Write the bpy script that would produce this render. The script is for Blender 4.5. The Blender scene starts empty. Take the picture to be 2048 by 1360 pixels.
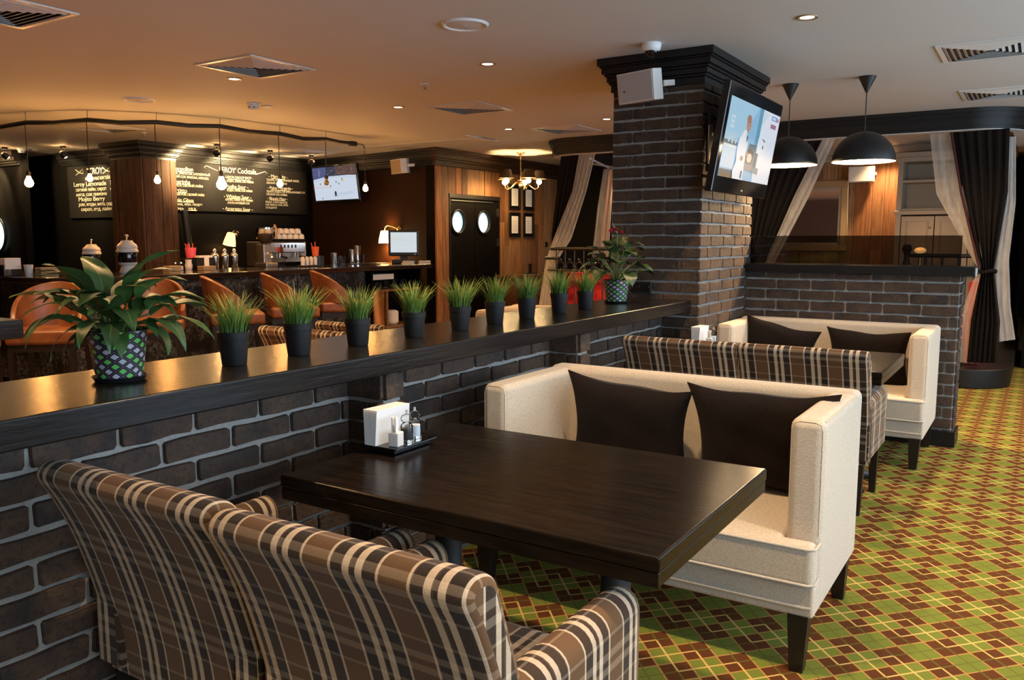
import bpy, bmesh, math, random
from mathutils import Vector, Matrix
random.seed(7)
R = math.radians
SC = bpy.context.scene
COL = SC.collection

# ---------------------------------------------------------------- camera
CAM_H = 1.45
PITCH, YAW = R(6.952), R(32.468)
fwd = Vector((math.cos(YAW)*math.cos(PITCH), math.sin(YAW)*math.cos(PITCH), -math.sin(PITCH)))
rgt = Vector((math.sin(YAW), -math.cos(YAW), 0))
upv = rgt.cross(fwd)
cam_d = bpy.data.cameras.new('camera')
cam = bpy.data.objects.new('camera', cam_d)
COL.objects.link(cam)
cam_d.sensor_width = 36
cam_d.lens = 1656.3 / 2048 * 36
cam_d.clip_start = 0.05
cam.matrix_world = Matrix(((rgt.x, upv.x, -fwd.x, 0), (rgt.y, upv.y, -fwd.y, 0), (rgt.z, upv.z, -fwd.z, CAM_H), (0, 0, 0, 1)))
SC.camera = cam
SC.view_settings.view_transform = 'Standard'
SC.view_settings.look = 'None'
SC.view_settings.gamma = 1
SC.view_settings.use_curve_mapping = False
SC.view_settings.exposure = 0.6
SC.cycles.max_bounces = 8
SC.cycles.caustics_reflective = False
SC.cycles.caustics_refractive = False

# ---------------------------------------------------------------- world + daylight
W = bpy.data.worlds.new('sky')
SC.world = W
W.use_nodes = True
W.node_tree.nodes['Background'].inputs[0].default_value = (0.62, 0.78, 1.0, 1)
W.node_tree.nodes['Background'].inputs[1].default_value = 1.0

def light(name, kind, loc, energy, col, rot=None, aim=None, **kw):
    d = bpy.data.lights.new(name, kind)
    d.energy = energy
    d.color = col
    for k, v in kw.items():
        setattr(d, k, v)
    o = bpy.data.objects.new(name, d)
    COL.objects.link(o)
    o.location = loc
    if aim is not None:
        o.rotation_euler = (Vector(aim) - Vector(loc)).to_track_quat('-Z', 'Y').to_euler()
    elif rot:
        o.rotation_euler = rot
    return o

DAY = (0.62, 0.81, 1.0)
WARM = (1.0, 0.62, 0.28)
WIN_X = [(-1.9, 0.3), (0.9, 3.1), (3.7, 5.9), (6.5, 8.7)]
for a, b in WIN_X:      # daylight entering at each window of the street wall
    light('window_daylight', 'AREA', ((a+b)/2, -3.02, 1.62), 66, DAY, rot=(R(118), 0, 0), shape='RECTANGLE', size=b-a, size_y=1.75)

# ---------------------------------------------------------------- mesh helpers
class MB:
    def __init__(s):
        s.v = []; s.f = []; s.uv = []; s.mi = []; s.cur = 0
    def add(s, vs, fs, uvs=None):
        n = len(s.v)
        s.v += [tuple(p) for p in vs]
        for i, f in enumerate(fs):
            s.f.append(tuple(n+k for k in f))
            s.uv.append(uvs[i] if uvs else None)
            s.mi.append(s.cur)
        return s
    def box(s, x0, x1, y0, y1, z0, z1):
        vs = [(x0,y0,z0),(x1,y0,z0),(x1,y1,z0),(x0,y1,z0),(x0,y0,z1),(x1,y0,z1),(x1,y1,z1),(x0,y1,z1)]
        return s.add(vs, [(0,3,2,1),(4,5,6,7),(0,1,5,4),(1,2,6,5),(2,3,7,6),(3,0,4,7)])
    def prism(s, pts, z0, z1):
        n = len(pts)
        vs = [(x,y,z0) for x,y in pts]+[(x,y,z1) for x,y in pts]
        return s.add(vs, [tuple(range(n-1,-1,-1)), tuple(range(n,2*n))]+[(i,(i+1)%n,n+(i+1)%n,n+i) for i in range(n)])
    def lathe(s, prof, seg=20, c=(0,0,0), cap=True):
        vs = []; fs = []
        for r, z in prof:
            for k in range(seg):
                a = 2*math.pi*k/seg
                vs.append((c[0]+r*math.cos(a), c[1]+r*math.sin(a), c[2]+z))
        for i in range(len(prof)-1):
            for k in range(seg):
                k2 = (k+1) % seg
                fs.append((i*seg+k, i*seg+k2, (i+1)*seg+k2, (i+1)*seg+k))
        if cap:
            if prof[0][0] > 1e-5: fs.append(tuple(range(seg-1,-1,-1)))
            if prof[-1][0] > 1e-5:
                b = (len(prof)-1)*seg
                fs.append(tuple(b+k for k in range(seg)))
        return s.add(vs, fs)
    def tube(s, path, r, seg=8, closed=False):
        P = [Vector(p) for p in path]
        n = len(P)
        rr = r if isinstance(r, (list, tuple)) else [r]*n
        vs = []; fs = []
        ref = None
        for i in range(n):
            if closed:
                t = P[(i+1) % n]-P[i-1]
            else:
                t = P[min(i+1, n-1)]-P[max(i-1, 0)]
            t.normalize()
            if ref is None:
                ref = Vector((0,0,1)) if abs(t.z) < .9 else Vector((1,0,0))
            u = (ref - t*ref.dot(t)).normalized()
            ref = u
            w = t.cross(u)
            for k in range(seg):
                a = 2*math.pi*k/seg
                vs.append(P[i]+(u*math.cos(a)+w*math.sin(a))*rr[i])
        for i in range(n if closed else n-1):
            j = (i+1) % n
            for k in range(seg):
                k2 = (k+1) % seg
                fs.append((i*seg+k, i*seg+k2, j*seg+k2, j*seg+k))
        if not closed:
            fs.append(tuple(range(seg-1,-1,-1)))
            fs.append(tuple((n-1)*seg+k for k in range(seg)))
        return s.add(vs, fs)
    def grid(s, fn, nu, nv, wrap=False):
        vs = [fn(i/nu, j/nv) for j in range(nv+1) for i in range(nu+1)]
        fs = []; uvs = []
        for j in range(nv):
            for i in range(nu):
                a = j*(nu+1)+i
                fs.append((a, a+1, a+nu+2, a+nu+1))
                uvs.append([(i/nu,j/nv),((i+1)/nu,j/nv),((i+1)/nu,(j+1)/nv),(i/nu,(j+1)/nv)])
        return s.add(vs, fs, uvs)
    def ball(s, c, r, seg=14, rings=8, sz=1):
        prof = [(max(1e-6, r*math.sin(math.pi*i/rings)), -r*sz*math.cos(math.pi*i/rings)) for i in range(rings+1)]
        return s.lathe(prof, seg, c, cap=False)
    def mesh(s, name):
        me = bpy.data.meshes.new(name)
        me.from_pydata(s.v, [], s.f)
        if any(u is not None for u in s.uv):
            l = me.uv_layers.new(name='UVMap')
            k = 0
            for f, u in zip(s.f, s.uv):
                for q in range(len(f)):
                    if u: l.data[k].uv = u[q]
                    k += 1
        if any(s.mi):
            me.polygons.foreach_set('material_index', s.mi)
        me.update()
        return me

def link(name, me, mats=None, parent=None, smooth=None, loc=None, rot=None):
    o = bpy.data.objects.new(name, me)
    COL.objects.link(o)
    if mats is not None and len(me.materials) == 0:
        for m in (mats if isinstance(mats, (list, tuple)) else [mats]):
            me.materials.append(m)
    if parent: o.parent = parent
    if smooth:
        shade(me, smooth)
    if loc: o.location = loc
    if rot: o.rotation_euler = rot
    return o

def shade(me, ang=40):
    bm = bmesh.new(); bm.from_mesh(me)
    for f in bm.faces: f.smooth = True
    lim = R(ang)
    for e in bm.edges:
        e.smooth = not (len(e.link_faces) == 2 and e.calc_face_angle(0) > lim) and len(e.link_faces) == 2
    bm.to_mesh(me); bm.free()

def ob(name, mb, mat, parent=None, smooth=None, loc=None, rot=None):
    return link(name, mb.mesh(name), mat, parent, smooth, loc, rot)

def bevel_mesh(name, mb, w, seg=2, ang=30):
    me = mb.mesh(name)
    bm = bmesh.new(); bm.from_mesh(me)
    bmesh.ops.remove_doubles(bm, verts=bm.verts, dist=1e-6)
    bmesh.ops.recalc_face_normals(bm, faces=bm.faces)
    es = [e for e in bm.edges if len(e.link_faces) == 2 and e.calc_face_angle(0) > R(ang)]
    bmesh.ops.bevel(bm, geom=es, offset=w, segments=seg, profile=.5, affect='EDGES', clamp_overlap=True)
    bm.to_mesh(me); bm.free()
    return me

def rob(name, mb, w, mat, parent=None, seg=2, loc=None, rot=None, ang=30, sm=50):
    o = link(name, bevel_mesh(name, mb, w, seg, ang), mat, parent, sm, loc, rot)
    wn = o.modifiers.new('face_normals', 'WEIGHTED_NORMAL'); wn.keep_sharp = True; wn.weight = 100
    return o

def thing(name, label, cat, loc=(0,0,0), rotz=0, group=None):
    o = bpy.data.objects.new(name, None)
    o.empty_display_size = .05
    COL.objects.link(o)
    o.location = loc
    o.rotation_euler = (0, 0, rotz)
    o['label'] = label; o['category'] = cat
    if group: o['group'] = group
    return o
def tag(o, label, cat, group=None, kind=None):
    o['label'] = label; o['category'] = cat
    if group: o['group'] = group
    if kind: o['kind'] = kind
    return o
def struct(o, label=None):
    o['kind'] = 'structure'
    if label: o['label'] = label
    return o
def dup(o, loc=None, rotz=None, label=None, parent=None, scale=None):
    c = o.copy(); COL.objects.link(c)
    if parent: c.parent = parent
    for ch in list(o.children):
        dup(ch, parent=c)
    if loc: c.location = loc
    if rotz is not None: c.rotation_euler = (0, 0, rotz)
    if label: c['label'] = label
    if scale: c.scale = scale
    return c

# ---------------------------------------------------------------- materials
def newmat(name):
    m = bpy.data.materials.new(name)
    m.use_nodes = True
    nt = m.node_tree
    return m, nt, nt.nodes['Principled BSDF']
def N(nt, t, ins=None, **pr):
    n = nt.nodes.new(t)
    for k, v in pr.items(): setattr(n, k, v)
    if ins:
        for k, v in ins.items():
            if hasattr(v, 'is_linked'): nt.links.new(v, n.inputs[k])
            else: n.inputs[k].default_value = v
    return n
def math_(nt, op, a, b=None, c=None):
    ins = {0: a}
    if b is not None: ins[1] = b
    if c is not None: ins[2] = c
    return N(nt, 'ShaderNodeMath', ins, operation=op).outputs[0]
def mixc(nt, f, a, b, bt='MIX'):
    n = nt.nodes.new('ShaderNodeMix'); n.data_type = 'RGBA'; n.blend_type = bt
    for k, v in ((0, f), (6, a), (7, b)):
        if hasattr(v, 'is_linked'): nt.links.new(v, n.inputs[k])
        else: n.inputs[k].default_value = v if k == 0 else (*v[:3], 1)
    return n.outputs[2]
def ramp(nt, f, stops, interp='LINEAR'):
    n = nt.nodes.new('ShaderNodeValToRGB')
    n.color_ramp.interpolation = interp
    el = n.color_ramp.elements
    while len(el) < len(stops): el.new(0.5)
    for e, (p, c) in zip(el, stops):
        e.position = p; e.color = (*c, 1) if len(c) == 3 else c
    nt.links.new(f, n.inputs[0])
    return n.outputs[0]
def noise(nt, vec, scale, detail=3, rough=.5, out=0):
    return N(nt, 'ShaderNodeTexNoise', {'Vector': vec, 'Scale': scale, 'Detail': detail, 'Roughness': rough}).outputs[out]
def mapping(nt, vec, sc=(1,1,1), loc=(0,0,0)):
    return N(nt, 'ShaderNodeMapping', {'Vector': vec, 'Scale': sc, 'Location': loc}).outputs[0]
def coord(nt, which='Object'):
    return nt.nodes.new('ShaderNodeTexCoord').outputs[which]
def bump(nt, p, h, strength=.3, dist=.01):
    b = N(nt, 'ShaderNodeBump', {'Height': h, 'Strength': strength, 'Distance': dist})
    nt.links.new(b.outputs[0], p.inputs['Normal'])

def plain(name, col, rough=.5, metal=0, spec=None, em=None, es=0, coat=0, trans=0, alpha=None, ior=None, sheen=0):
    m, nt, p = newmat(name)
    p.inputs['Base Color'].default_value = (*col, 1)
    p.inputs['Roughness'].default_value = rough
    p.inputs['Metallic'].default_value = metal
    if spec is not None: p.inputs['Specular IOR Level'].default_value = spec
    if em:
        p.inputs['Emission Color'].default_value = (*em, 1)
        p.inputs['Emission Strength'].default_value = es
    if coat: p.inputs['Coat Weight'].default_value = coat; p.inputs['Coat Roughness'].default_value = .08
    if trans: p.inputs['Transmission Weight'].default_value = trans
    if alpha is not None: p.inputs['Alpha'].default_value = alpha
    if ior: p.inputs['IOR'].default_value = ior
    if sheen: p.inputs['Sheen Weight'].default_value = sheen; p.inputs['Sheen Roughness'].default_value = .4
    return m

def wood(name, c1, c2, rough=.3, scale=(1,12,12), gs=6, spec=.5, bumpk=.15, rnd=0, coat=0):
    m, nt, p = newmat(name)
    oc = coord(nt)
    vec = oc
    if rnd:
        r = nt.nodes.new('ShaderNodeObjectInfo').outputs['Random']
        vec = N(nt, 'ShaderNodeVectorMath', {0: oc, 1: N(nt, 'ShaderNodeCombineXYZ', {0: math_(nt,'MULTIPLY',r,37.), 1: math_(nt,'MULTIPLY',r,91.), 2: math_(nt,'MULTIPLY',r,53.)}).outputs[0]}, operation='ADD').outputs[0]
    g = noise(nt, mapping(nt, vec, scale), gs, 6, .6)
    f = ramp(nt, g, [(.3, (0,0,0)), (.7, (1,1,1))])
    c = mixc(nt, f, c1, c2)
    if rnd:
        tone = ramp(nt, r, rnd)
        c = mixc(nt, 1.0, c, tone, 'MULTIPLY')
    nt.links.new(c, p.inputs['Base Color'])
    p.inputs['Roughness'].default_value = rough
    p.inputs['Specular IOR Level'].default_value = spec
    if coat: p.inputs['Coat Weight'].default_value = coat; p.inputs['Coat Roughness'].default_value = .12
    bump(nt, p, g, bumpk, .004)
    return m

MT = {}
# brick: each brick takes its own tone, mottled with a rough face
m, nt, p = newmat('brick_clay')
oi = nt.nodes.new('ShaderNodeObjectInfo').outputs['Random']
oc = nt.nodes.new('ShaderNodeNewGeometry').outputs['Position']
off = N(nt, 'ShaderNodeVectorMath', {0: oc, 1: N(nt, 'ShaderNodeCombineXYZ', {0: math_(nt,'MULTIPLY',oi,41.), 1: math_(nt,'MULTIPLY',oi,77.), 2: math_(nt,'MULTIPLY',oi,19.)}).outputs[0]}, operation='ADD').outputs[0]
n1 = noise(nt, off, 9, 5, .6)
n2 = noise(nt, off, 60, 4, .7)
tone = ramp(nt, oi, [(0, (.026,.023,.023)), (.35, (.042,.030,.025)), (.7, (.062,.039,.027)), (1, (.034,.029,.028))])
c = mixc(nt, ramp(nt, n1, [(.35,(0,0,0)),(.7,(1,1,1))]), tone, (.095,.056,.034))
c = mixc(nt, ramp(nt, n2, [(.5,(0,0,0)),(.75,(1,1,1))]), c, (.020,.017,.016))
nt.links.new(c, p.inputs['Base Color'])
p.inputs['Roughness'].default_value = .8
p.inputs['Specular IOR Level'].default_value = .3
bump(nt, p, math_(nt,'ADD',n2,n1), .8, .008)
MT['brick'] = m
m, nt, p = newmat('mortar')
oc = coord(nt)
n1 = noise(nt, oc, 45, 5, .7)
nt.links.new(mixc(nt, n1, (.22,.205,.185), (.38,.36,.33)), p.inputs['Base Color'])
p.inputs['Roughness'].default_value = .95
bump(nt, p, n1, .7, .01)
MT['mortar'] = m

MT['shelf'] = wood('shelf_stained_wood', (.006,.0052,.005), (.014,.0115,.010), .22, (1.2,14,14), 5, .30, .2, coat=.0)
MT['table'] = wood('table_espresso_wood', (.004,.0028,.0022), (.016,.010,.006), .22, (14,1.2,14), 5, .12, .2, coat=.0)
MT['blackwood'] = wood('black_painted_wood', (.0045,.004,.004), (.008,.007,.007), .45, (1,8,8), 4, .4, .1)
MT['leg'] = plain('leg_dark_wood', (.010,.007,.006), .35)
MT['plank'] = wood('reclaimed_plank', (.15,.088,.048), (.42,.26,.145), .62, (9,9,.7), 4, .3, .35, rnd=[(0,(.45,.33,.25)),(.2,(1.0,.74,.50)),(.4,(1.15,1.0,.85)),(.6,(.7,.55,.42)),(.8,(1.2,.75,.42)),(1,(.40,.32,.28))])
MT['plank_dark'] = wood('old_dark_plank', (.045,.025,.016), (.15,.085,.05), .65, (9,9,.7), 4, .3, .35, rnd=[(0,(.75,.6,.5)),(.4,(1.0,.8,.65)),(.7,(1.1,1.05,1.0)),(1,(.8,.55,.42))])
MT['crown_brown'] = wood('brown_stained_trim', (.030,.014,.007), (.07,.032,.014), .38, (1,10,10), 4, .5, .1)

def fabric(name, c1, c2, sc=420, rough=.9, sheen=.15, bk=.35):
    m, nt, p = newmat(name)
    oc = coord(nt)
    w1 = N(nt, 'ShaderNodeTexNoise', {'Vector': mapping(nt, oc, (.25,.25,1)), 'Scale': sc, 'Detail': 2}).outputs[0]
    w2 = N(nt, 'ShaderNodeTexNoise', {'Vector': mapping(nt, oc, (1,1,.25)), 'Scale': sc, 'Detail': 2}).outputs[0]
    w = math_(nt, 'MULTIPLY', math_(nt, 'ADD', w1, w2), .5)
    nt.links.new(mixc(nt, ramp(nt, w, [(.38,(0,0,0)),(.62,(1,1,1))]), c1, c2), p.inputs['Base Color'])
    p.inputs['Roughness'].default_value = rough
    p.inputs['Specular IOR Level'].default_value = .2
    p.inputs['Sheen Weight'].default_value = sheen
    bump(nt, p, w, bk, .003)
    return m
MT['cream'] = fabric('cream_linen', (.47,.385,.29), (.63,.54,.425), 420)
MT['velvet'] = fabric('brown_velvet', (.0055,.0026,.0018), (.011,.0052,.0035), 150, .9, .03, .1)
MT['darkcloth'] = fabric('dark_curtain_cloth', (.005,.0035,.003), (.009,.006,.005), 120, .9, 0, .1)

# tartan: warp bands over weft bands, along the cloth's own directions
def tartan():
    m, nt, p = newmat('tartan_wool')
    uv = N(nt, 'ShaderNodeSeparateXYZ', {0: coord(nt, 'UV')})
    br, bk, cr = (.135,.066,.026), (.013,.008,.006), (.66,.51,.36)
    st = [(0,cr),(.035,bk),(.20,cr),(.29,bk),(.34,(.05,.03,.02)),(.37,cr),(.46,bk),(.60,(.07,.045,.03)),(.615,cr),(.65,br)]
    cs = []
    for i, P in ((0, .187), (1, .20)):
        t = math_(nt, 'FRACT', math_(nt, 'MULTIPLY', math_(nt, 'ADD', uv.outputs[i], 10.05), 1/P))
        cs.append(ramp(nt, t, st, 'CONSTANT'))
    # twill: fine diagonal alternation of warp and weft
    d = math_(nt, 'FRACT', math_(nt, 'MULTIPLY', math_(nt, 'ADD', uv.outputs[0], uv.outputs[1]), 260.))
    tw = math_(nt, 'MULTIPLY_ADD', math_(nt, 'GREATER_THAN', d, .6), .20, .11)
    c = mixc(nt, tw, cs[0], cs[1])
    fz = noise(nt, coord(nt), 320, 2)
    c = mixc(nt, math_(nt, 'MULTIPLY', fz, .35), c, (.10,.065,.04))
    nt.links.new(c, p.inputs['Base Color'])
    p.inputs['Roughness'].default_value = .95
    p.inputs['Specular IOR Level'].default_value = .15
    p.inputs['Sheen Weight'].default_value = .1
    bump(nt, p, math_(nt, 'ADD', fz, math_(nt, 'MULTIPLY', d, .3)), .35, .003)
    return m
MT['tartan'] = tartan()

# argyle carpet woven in the floor's own coordinates
def carpet():
    m, nt, p = newmat('argyle_carpet')
    s = N(nt, 'ShaderNodeSeparateXYZ', {0: coord(nt)})
    a = math_(nt, 'MULTIPLY', math_(nt, 'SUBTRACT', s.outputs[0], 3.287), 1/.1682)
    b = math_(nt, 'MULTIPLY', math_(nt, 'SUBTRACT', s.outputs[1], .421), 1/.1495)
    u = math_(nt, 'ADD', math_(nt, 'ADD', a, b), 100.5)
    v = math_(nt, 'ADD', math_(nt, 'SUBTRACT', a, b), 100.5)
    fi, fj = math_(nt, 'FLOOR', u), math_(nt, 'FLOOR', v)
    fu, fv = math_(nt, 'FRACT', u), math_(nt, 'FRACT', v)
    q = math_(nt, 'MODULO', math_(nt, 'ADD', fi, fj), 4.)
    odd = math_(nt, 'MODULO', q, 2.)
    green, brown = (.195,.225,.036), (.125,.043,.013)
    oran, olive = (.78,.50,.16), (.15,.15,.03)
    c = mixc(nt, odd, green, brown)
    # thin light seam along the cell edges
    eu = math_(nt, 'MINIMUM', fu, math_(nt, 'SUBTRACT', 1., fu))
    ev = math_(nt, 'MINIMUM', fv, math_(nt, 'SUBTRACT', 1., fv))
    edge = math_(nt, 'LESS_THAN', math_(nt, 'MINIMUM', eu, ev), .030)
    c = mixc(nt, math_(nt, 'MULTIPLY', edge, .85), c, (.56,.29,.085))
    # centre lines: two colours that turn in the middle of the brown cells
    du = math_(nt, 'ABSOLUTE', math_(nt, 'SUBTRACT', fu, .5))
    dv = math_(nt, 'ABSOLUTE', math_(nt, 'SUBTRACT', fv, .5))
    # which green cell the arm belongs to
    sg = math_(nt, 'GREATER_THAN', math_(nt, 'ADD', fu, fv), 1.)
    qq = math_(nt, 'ADD', q, math_(nt, 'MULTIPLY', odd, math_(nt, 'MULTIPLY_ADD', sg, 2., -1.)))
    qm = math_(nt, 'MODULO', math_(nt, 'ADD', qq, 8.), 4.)
    isol = math_(nt, 'GREATER_THAN', qm, 1.)
    line = math_(nt, 'LESS_THAN', math_(nt, 'MINIMUM', du, dv), .034)
    lc = mixc(nt, isol, oran, olive)
    c = mixc(nt, math_(nt, 'MULTIPLY', line, math_(nt, 'MULTIPLY_ADD', isol, -.2, .95)), c, lc)
    fz = noise(nt, coord(nt), 260, 3, .7)
    c = mixc(nt, math_(nt, 'MULTIPLY', fz, .5), c, mixc(nt, 1., c, (.45,.45,.45), 'MULTIPLY'))
    nt.links.new(c, p.inputs['Base Color'])
    p.inputs['Roughness'].default_value = 1
    p.inputs['Specular IOR Level'].default_value = .1
    bump(nt, p, fz, .6, .006)
    return m
MT['carpet'] = carpet()

m, nt, p = newmat('ceiling_paint')
n1 = noise(nt, coord(nt), 90, 4)
nt.links.new(mixc(nt, n1, (.56,.545,.52), (.61,.595,.57)), p.inputs['Base Color'])
p.inputs['Roughness'].default_value = .7
bump(nt, p, n1, .06, .002)
MT['ceiling'] = m
m, nt, p = newmat('worn_leather')
n1 = noise(nt, coord(nt), 6, 4, .6); n2 = noise(nt, coord(nt), 140, 3)
nt.links.new(mixc(nt, ramp(nt, n1, [(.35,(0,0,0)),(.7,(1,1,1))]), (.155,.048,.014), (.29,.105,.034)), p.inputs['Base Color'])
p.inputs['Roughness'].default_value = .38
bump(nt, p, n2, .2, .002)
MT['leather'] = m
# bar front: patchy dark metal-like plaster with silvery flakes
m, nt, p = newmat('bar_front_foil')
n1 = noise(nt, coord(nt), 3, 4, .6); n2 = noise(nt, coord(nt), 34, 6, .75)
f = math_(nt, 'MULTIPLY', ramp(nt, n1, [(.42,(0,0,0)),(.62,(1,1,1))]), ramp(nt, n2, [(.45,(0,0,0)),(.6,(1,1,1))]))
nt.links.new(mixc(nt, f, (.012,.011,.011), (.22,.24,.25)), p.inputs['Base Color'])
p.inputs['Roughness'].default_value = .4
p.inputs['Metallic'].default_value = .4
bump(nt, p, n2, .5, .01)
MT['foil'] = m
MT['bartop'] = wood('bar_top_lacquer', (.008,.006,.005), (.020,.013,.010), .16, (1,10,10), 4, .5, .08, coat=.6)
MT['wallbrown'] = plain('dark_brown_paint', (.032,.0135,.0065), .6, spec=.15)
MT['walldark'] = plain('black_brown_paint', (.0035,.0028,.0024), .6, spec=.12)
MT['wallpale'] = plain('pale_wall_paint', (.42,.38,.33), .8)
MT['wallbehind'] = plain('umber_wall_paint', (.13,.085,.055), .8)
MT['chalkboard'] = plain('chalkboard_slate', (.010,.008,.007), .6, spec=.2)
MT['chalk'] = plain('chalk', (.55,.50,.38), .9)
MT['white'] = plain('white_plastic', (.70,.70,.70), .4)
MT['offwhite'] = plain('white_enamel_metal', (.62,.60,.57), .35)
MT['grille'] = plain('grey_speaker_grille', (.42,.42,.44), .6)
MT['black'] = plain('black_plastic', (.012,.012,.013), .3)
MT['gloss'] = plain('gloss_black_bezel', (.006,.006,.007), .08)
MT['matblack'] = plain('matt_black_metal', (.006,.0055,.0055), .45)
MT['potblack'] = plain('black_flowerpot_plastic', (.007,.0075,.008), .55, spec=.3)
MT['iron'] = plain('cast_iron_grey', (.022,.023,.026), .5, .3)
MT['steel'] = plain('polished_steel', (.75,.74,.72), .12, 1)
MT['brushed'] = plain('brushed_steel', (.5,.5,.5), .35, 1)
MT['brass'] = plain('brass', (.75,.5,.22), .25, 1)
MT['gold'] = plain('old_gold_frame', (.45,.32,.18), .4, .6)
MT['ceramic'] = plain('white_ceramic', (.72,.68,.62), .3)
MT['paper'] = plain('white_paper', (.80,.78,.75), .9)
MT['cardboard'] = plain('tan_card', (.42,.30,.17), .8)
MT['red'] = plain('red_velvet', (.45,.012,.012), .8, sheen=.3)
MT['pink'] = plain('pink_plastic', (.75,.10,.16), .4)
MT['orange'] = plain('orange_plastic', (.80,.13,.03), .4)
MT['straw'] = plain('red_straw_plastic', (.75,.12,.05), .4)
MT['pepper'] = plain('black_pepper', (.03,.025,.02), .8)
MT['salt'] = plain('white_salt', (.8,.8,.8), .8)
MT['soil'] = plain('potting_soil', (.02,.013,.009), .95)
MT['cabinet'] = plain('cabinet_beige_paint', (.34,.27,.20), .5)
MT['sideboard'] = wood('sideboard_wood', (.16,.075,.03), (.26,.13,.055), .45, (1,8,8), 4, .4, .1)
m, nt, p = newmat('clear_glass')
out = nt.nodes['Material Output']
gl = N(nt, 'ShaderNodeBsdfGlossy', {'Color': (1,1,1,1), 'Roughness': .03})
tr = N(nt, 'ShaderNodeBsdfTransparent', {'Color': (.93,.94,.94,1)})
fr = N(nt, 'ShaderNodeFresnel', {'IOR': 1.2})
mx = N(nt, 'ShaderNodeMixShader', {0: fr.outputs[0], 1: tr.outputs[0], 2: gl.outputs[0]})
nt.links.new(mx.outputs[0], out.inputs[0])
MT['glass'] = m
m, nt, p = newmat('smoked_glass')
out = nt.nodes['Material Output']
gl = N(nt, 'ShaderNodeBsdfGlossy', {'Color': (.9,.9,.9,1), 'Roughness': .02})
tr = N(nt, 'ShaderNodeBsdfTransparent', {'Color': (.36,.34,.32,1)})
fr = N(nt, 'ShaderNodeFresnel', {'IOR': 1.5})
mx = N(nt, 'ShaderNodeMixShader', {0: fr.outputs[0], 1: tr.outputs[0], 2: gl.outputs[0]})
nt.links.new(mx.outputs[0], out.inputs[0])
MT['smoked'] = m
def sheer(name, col, op):
    m, nt, p = newmat(name)
    out = nt.nodes['Material Output']
    df = N(nt, 'ShaderNodeBsdfDiffuse', {'Color': (*col, 1)})
    tl = N(nt, 'ShaderNodeBsdfTranslucent', {'Color': (*col, 1)})
    tr = N(nt, 'ShaderNodeBsdfTransparent')
    a = N(nt, 'ShaderNodeMixShader', {0: .35, 1: df.outputs[0], 2: tl.outputs[0]})
    fz = noise(nt, mapping(nt, coord(nt), (1,1,.2)), 30, 3)
    o = math_(nt, 'MULTIPLY_ADD', fz, .4, op-.2)
    b = N(nt, 'ShaderNodeMixShader', {0: o, 1: tr.outputs[0], 2: a.outputs[0]})
    nt.links.new(b.outputs[0], out.inputs[0])
    return m
MT['sheer'] = sheer('white_voile', (.80,.76,.70), .50)
def emis(name, col, s):
    m, nt, p = newmat(name)
    p.inputs['Base Color'].default_value = (*col, 1)
    p.inputs['Emission Color'].default_value = (*col, 1)
    p.inputs['Emission Strength'].default_value = s
    return m
MT['bulb'] = emis('warm_bulb_glass', (1,.50,.13), 40)
MT['bulbbig'] = emis('bright_bulb_glass', (1,.78,.40), 30)
MT['lampface'] = emis('spot_lamp_face', (1,.66,.30), 45)
MT['downlamp'] = emis('downlight_lamp', (1,.80,.52), 12)
MT['shadeglow'] = emis('frosted_shade', (1,.66,.28), 9)
MT['shadeamber'] = emis('amber_glass_shade', (1,.62,.22), 1.6)
MT['domeinside'] = plain('white_dome_inside', (.85,.82,.75), .5)
MT['coffeebrown'] = plain('coffee_beans', (.05,.025,.012), .6)
MT['mirror'] = plain('mirror_silver', (.75,.75,.75), .03, 1)
m, nt, p = newmat('picture_colours')        # a lit screen showing flat colours
vc = N(nt, 'ShaderNodeVertexColor', layer_name='Col')
nt.links.new(vc.outputs[0], p.inputs['Emission Color'])
p.inputs['Emission Strength'].default_value = .48
p.inputs['Base Color'].default_value = (.01,.01,.01,1)
p.inputs['Roughness'].default_value = .5
p.inputs['Specular IOR Level'].default_value = .05
MT['screen'] = m

def leafmat(name, c1, c2, rough=.48):
    m, nt, p = newmat(name)
    r = nt.nodes.new('ShaderNodeObjectInfo').outputs['Random']
    n = noise(nt, coord(nt), 14, 3)
    uv = N(nt, 'ShaderNodeSeparateXYZ', {0: coord(nt, 'UV')})
    vein = math_(nt, 'LESS_THAN', math_(nt, 'ABSOLUTE', math_(nt, 'SUBTRACT', uv.outputs[0], .5)), .02)
    c = mixc(nt, math_(nt, 'MULTIPLY', math_(nt, 'ADD', n, r), .5), c1, c2)
    c = mixc(nt, math_(nt, 'MULTIPLY', vein, .6), c, (.16,.24,.06))
    nt.links.new(c, p.inputs['Base Color'])
    p.inputs['Roughness'].default_value = rough
    p.inputs['Subsurface Weight'].default_value = 0
    return m
MT['leaf'] = leafmat('glossy_leaf', (.018,.05,.012), (.06,.13,.028))
MT['leaf2'] = leafmat('anthurium_leaf', (.012,.035,.010), (.045,.09,.025))
m, nt, p = newmat('grass_blade')
uv = N(nt, 'ShaderNodeSeparateXYZ', {0: coord(nt, 'UV')})
c = ramp(nt, uv.outputs[1], [(0,(.025,.06,.012)), (.45,(.09,.19,.025)), (1,(.42,.44,.07))])
nt.links.new(c, p.inputs['Base Color']); p.inputs['Roughness'].default_value = .5
MT['grass'] = m
MT['stem'] = plain('green_stem', (.10,.15,.04), .5)
MT['spathe'] = plain('red_spathe', (.38,.02,.04), .3)
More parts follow.
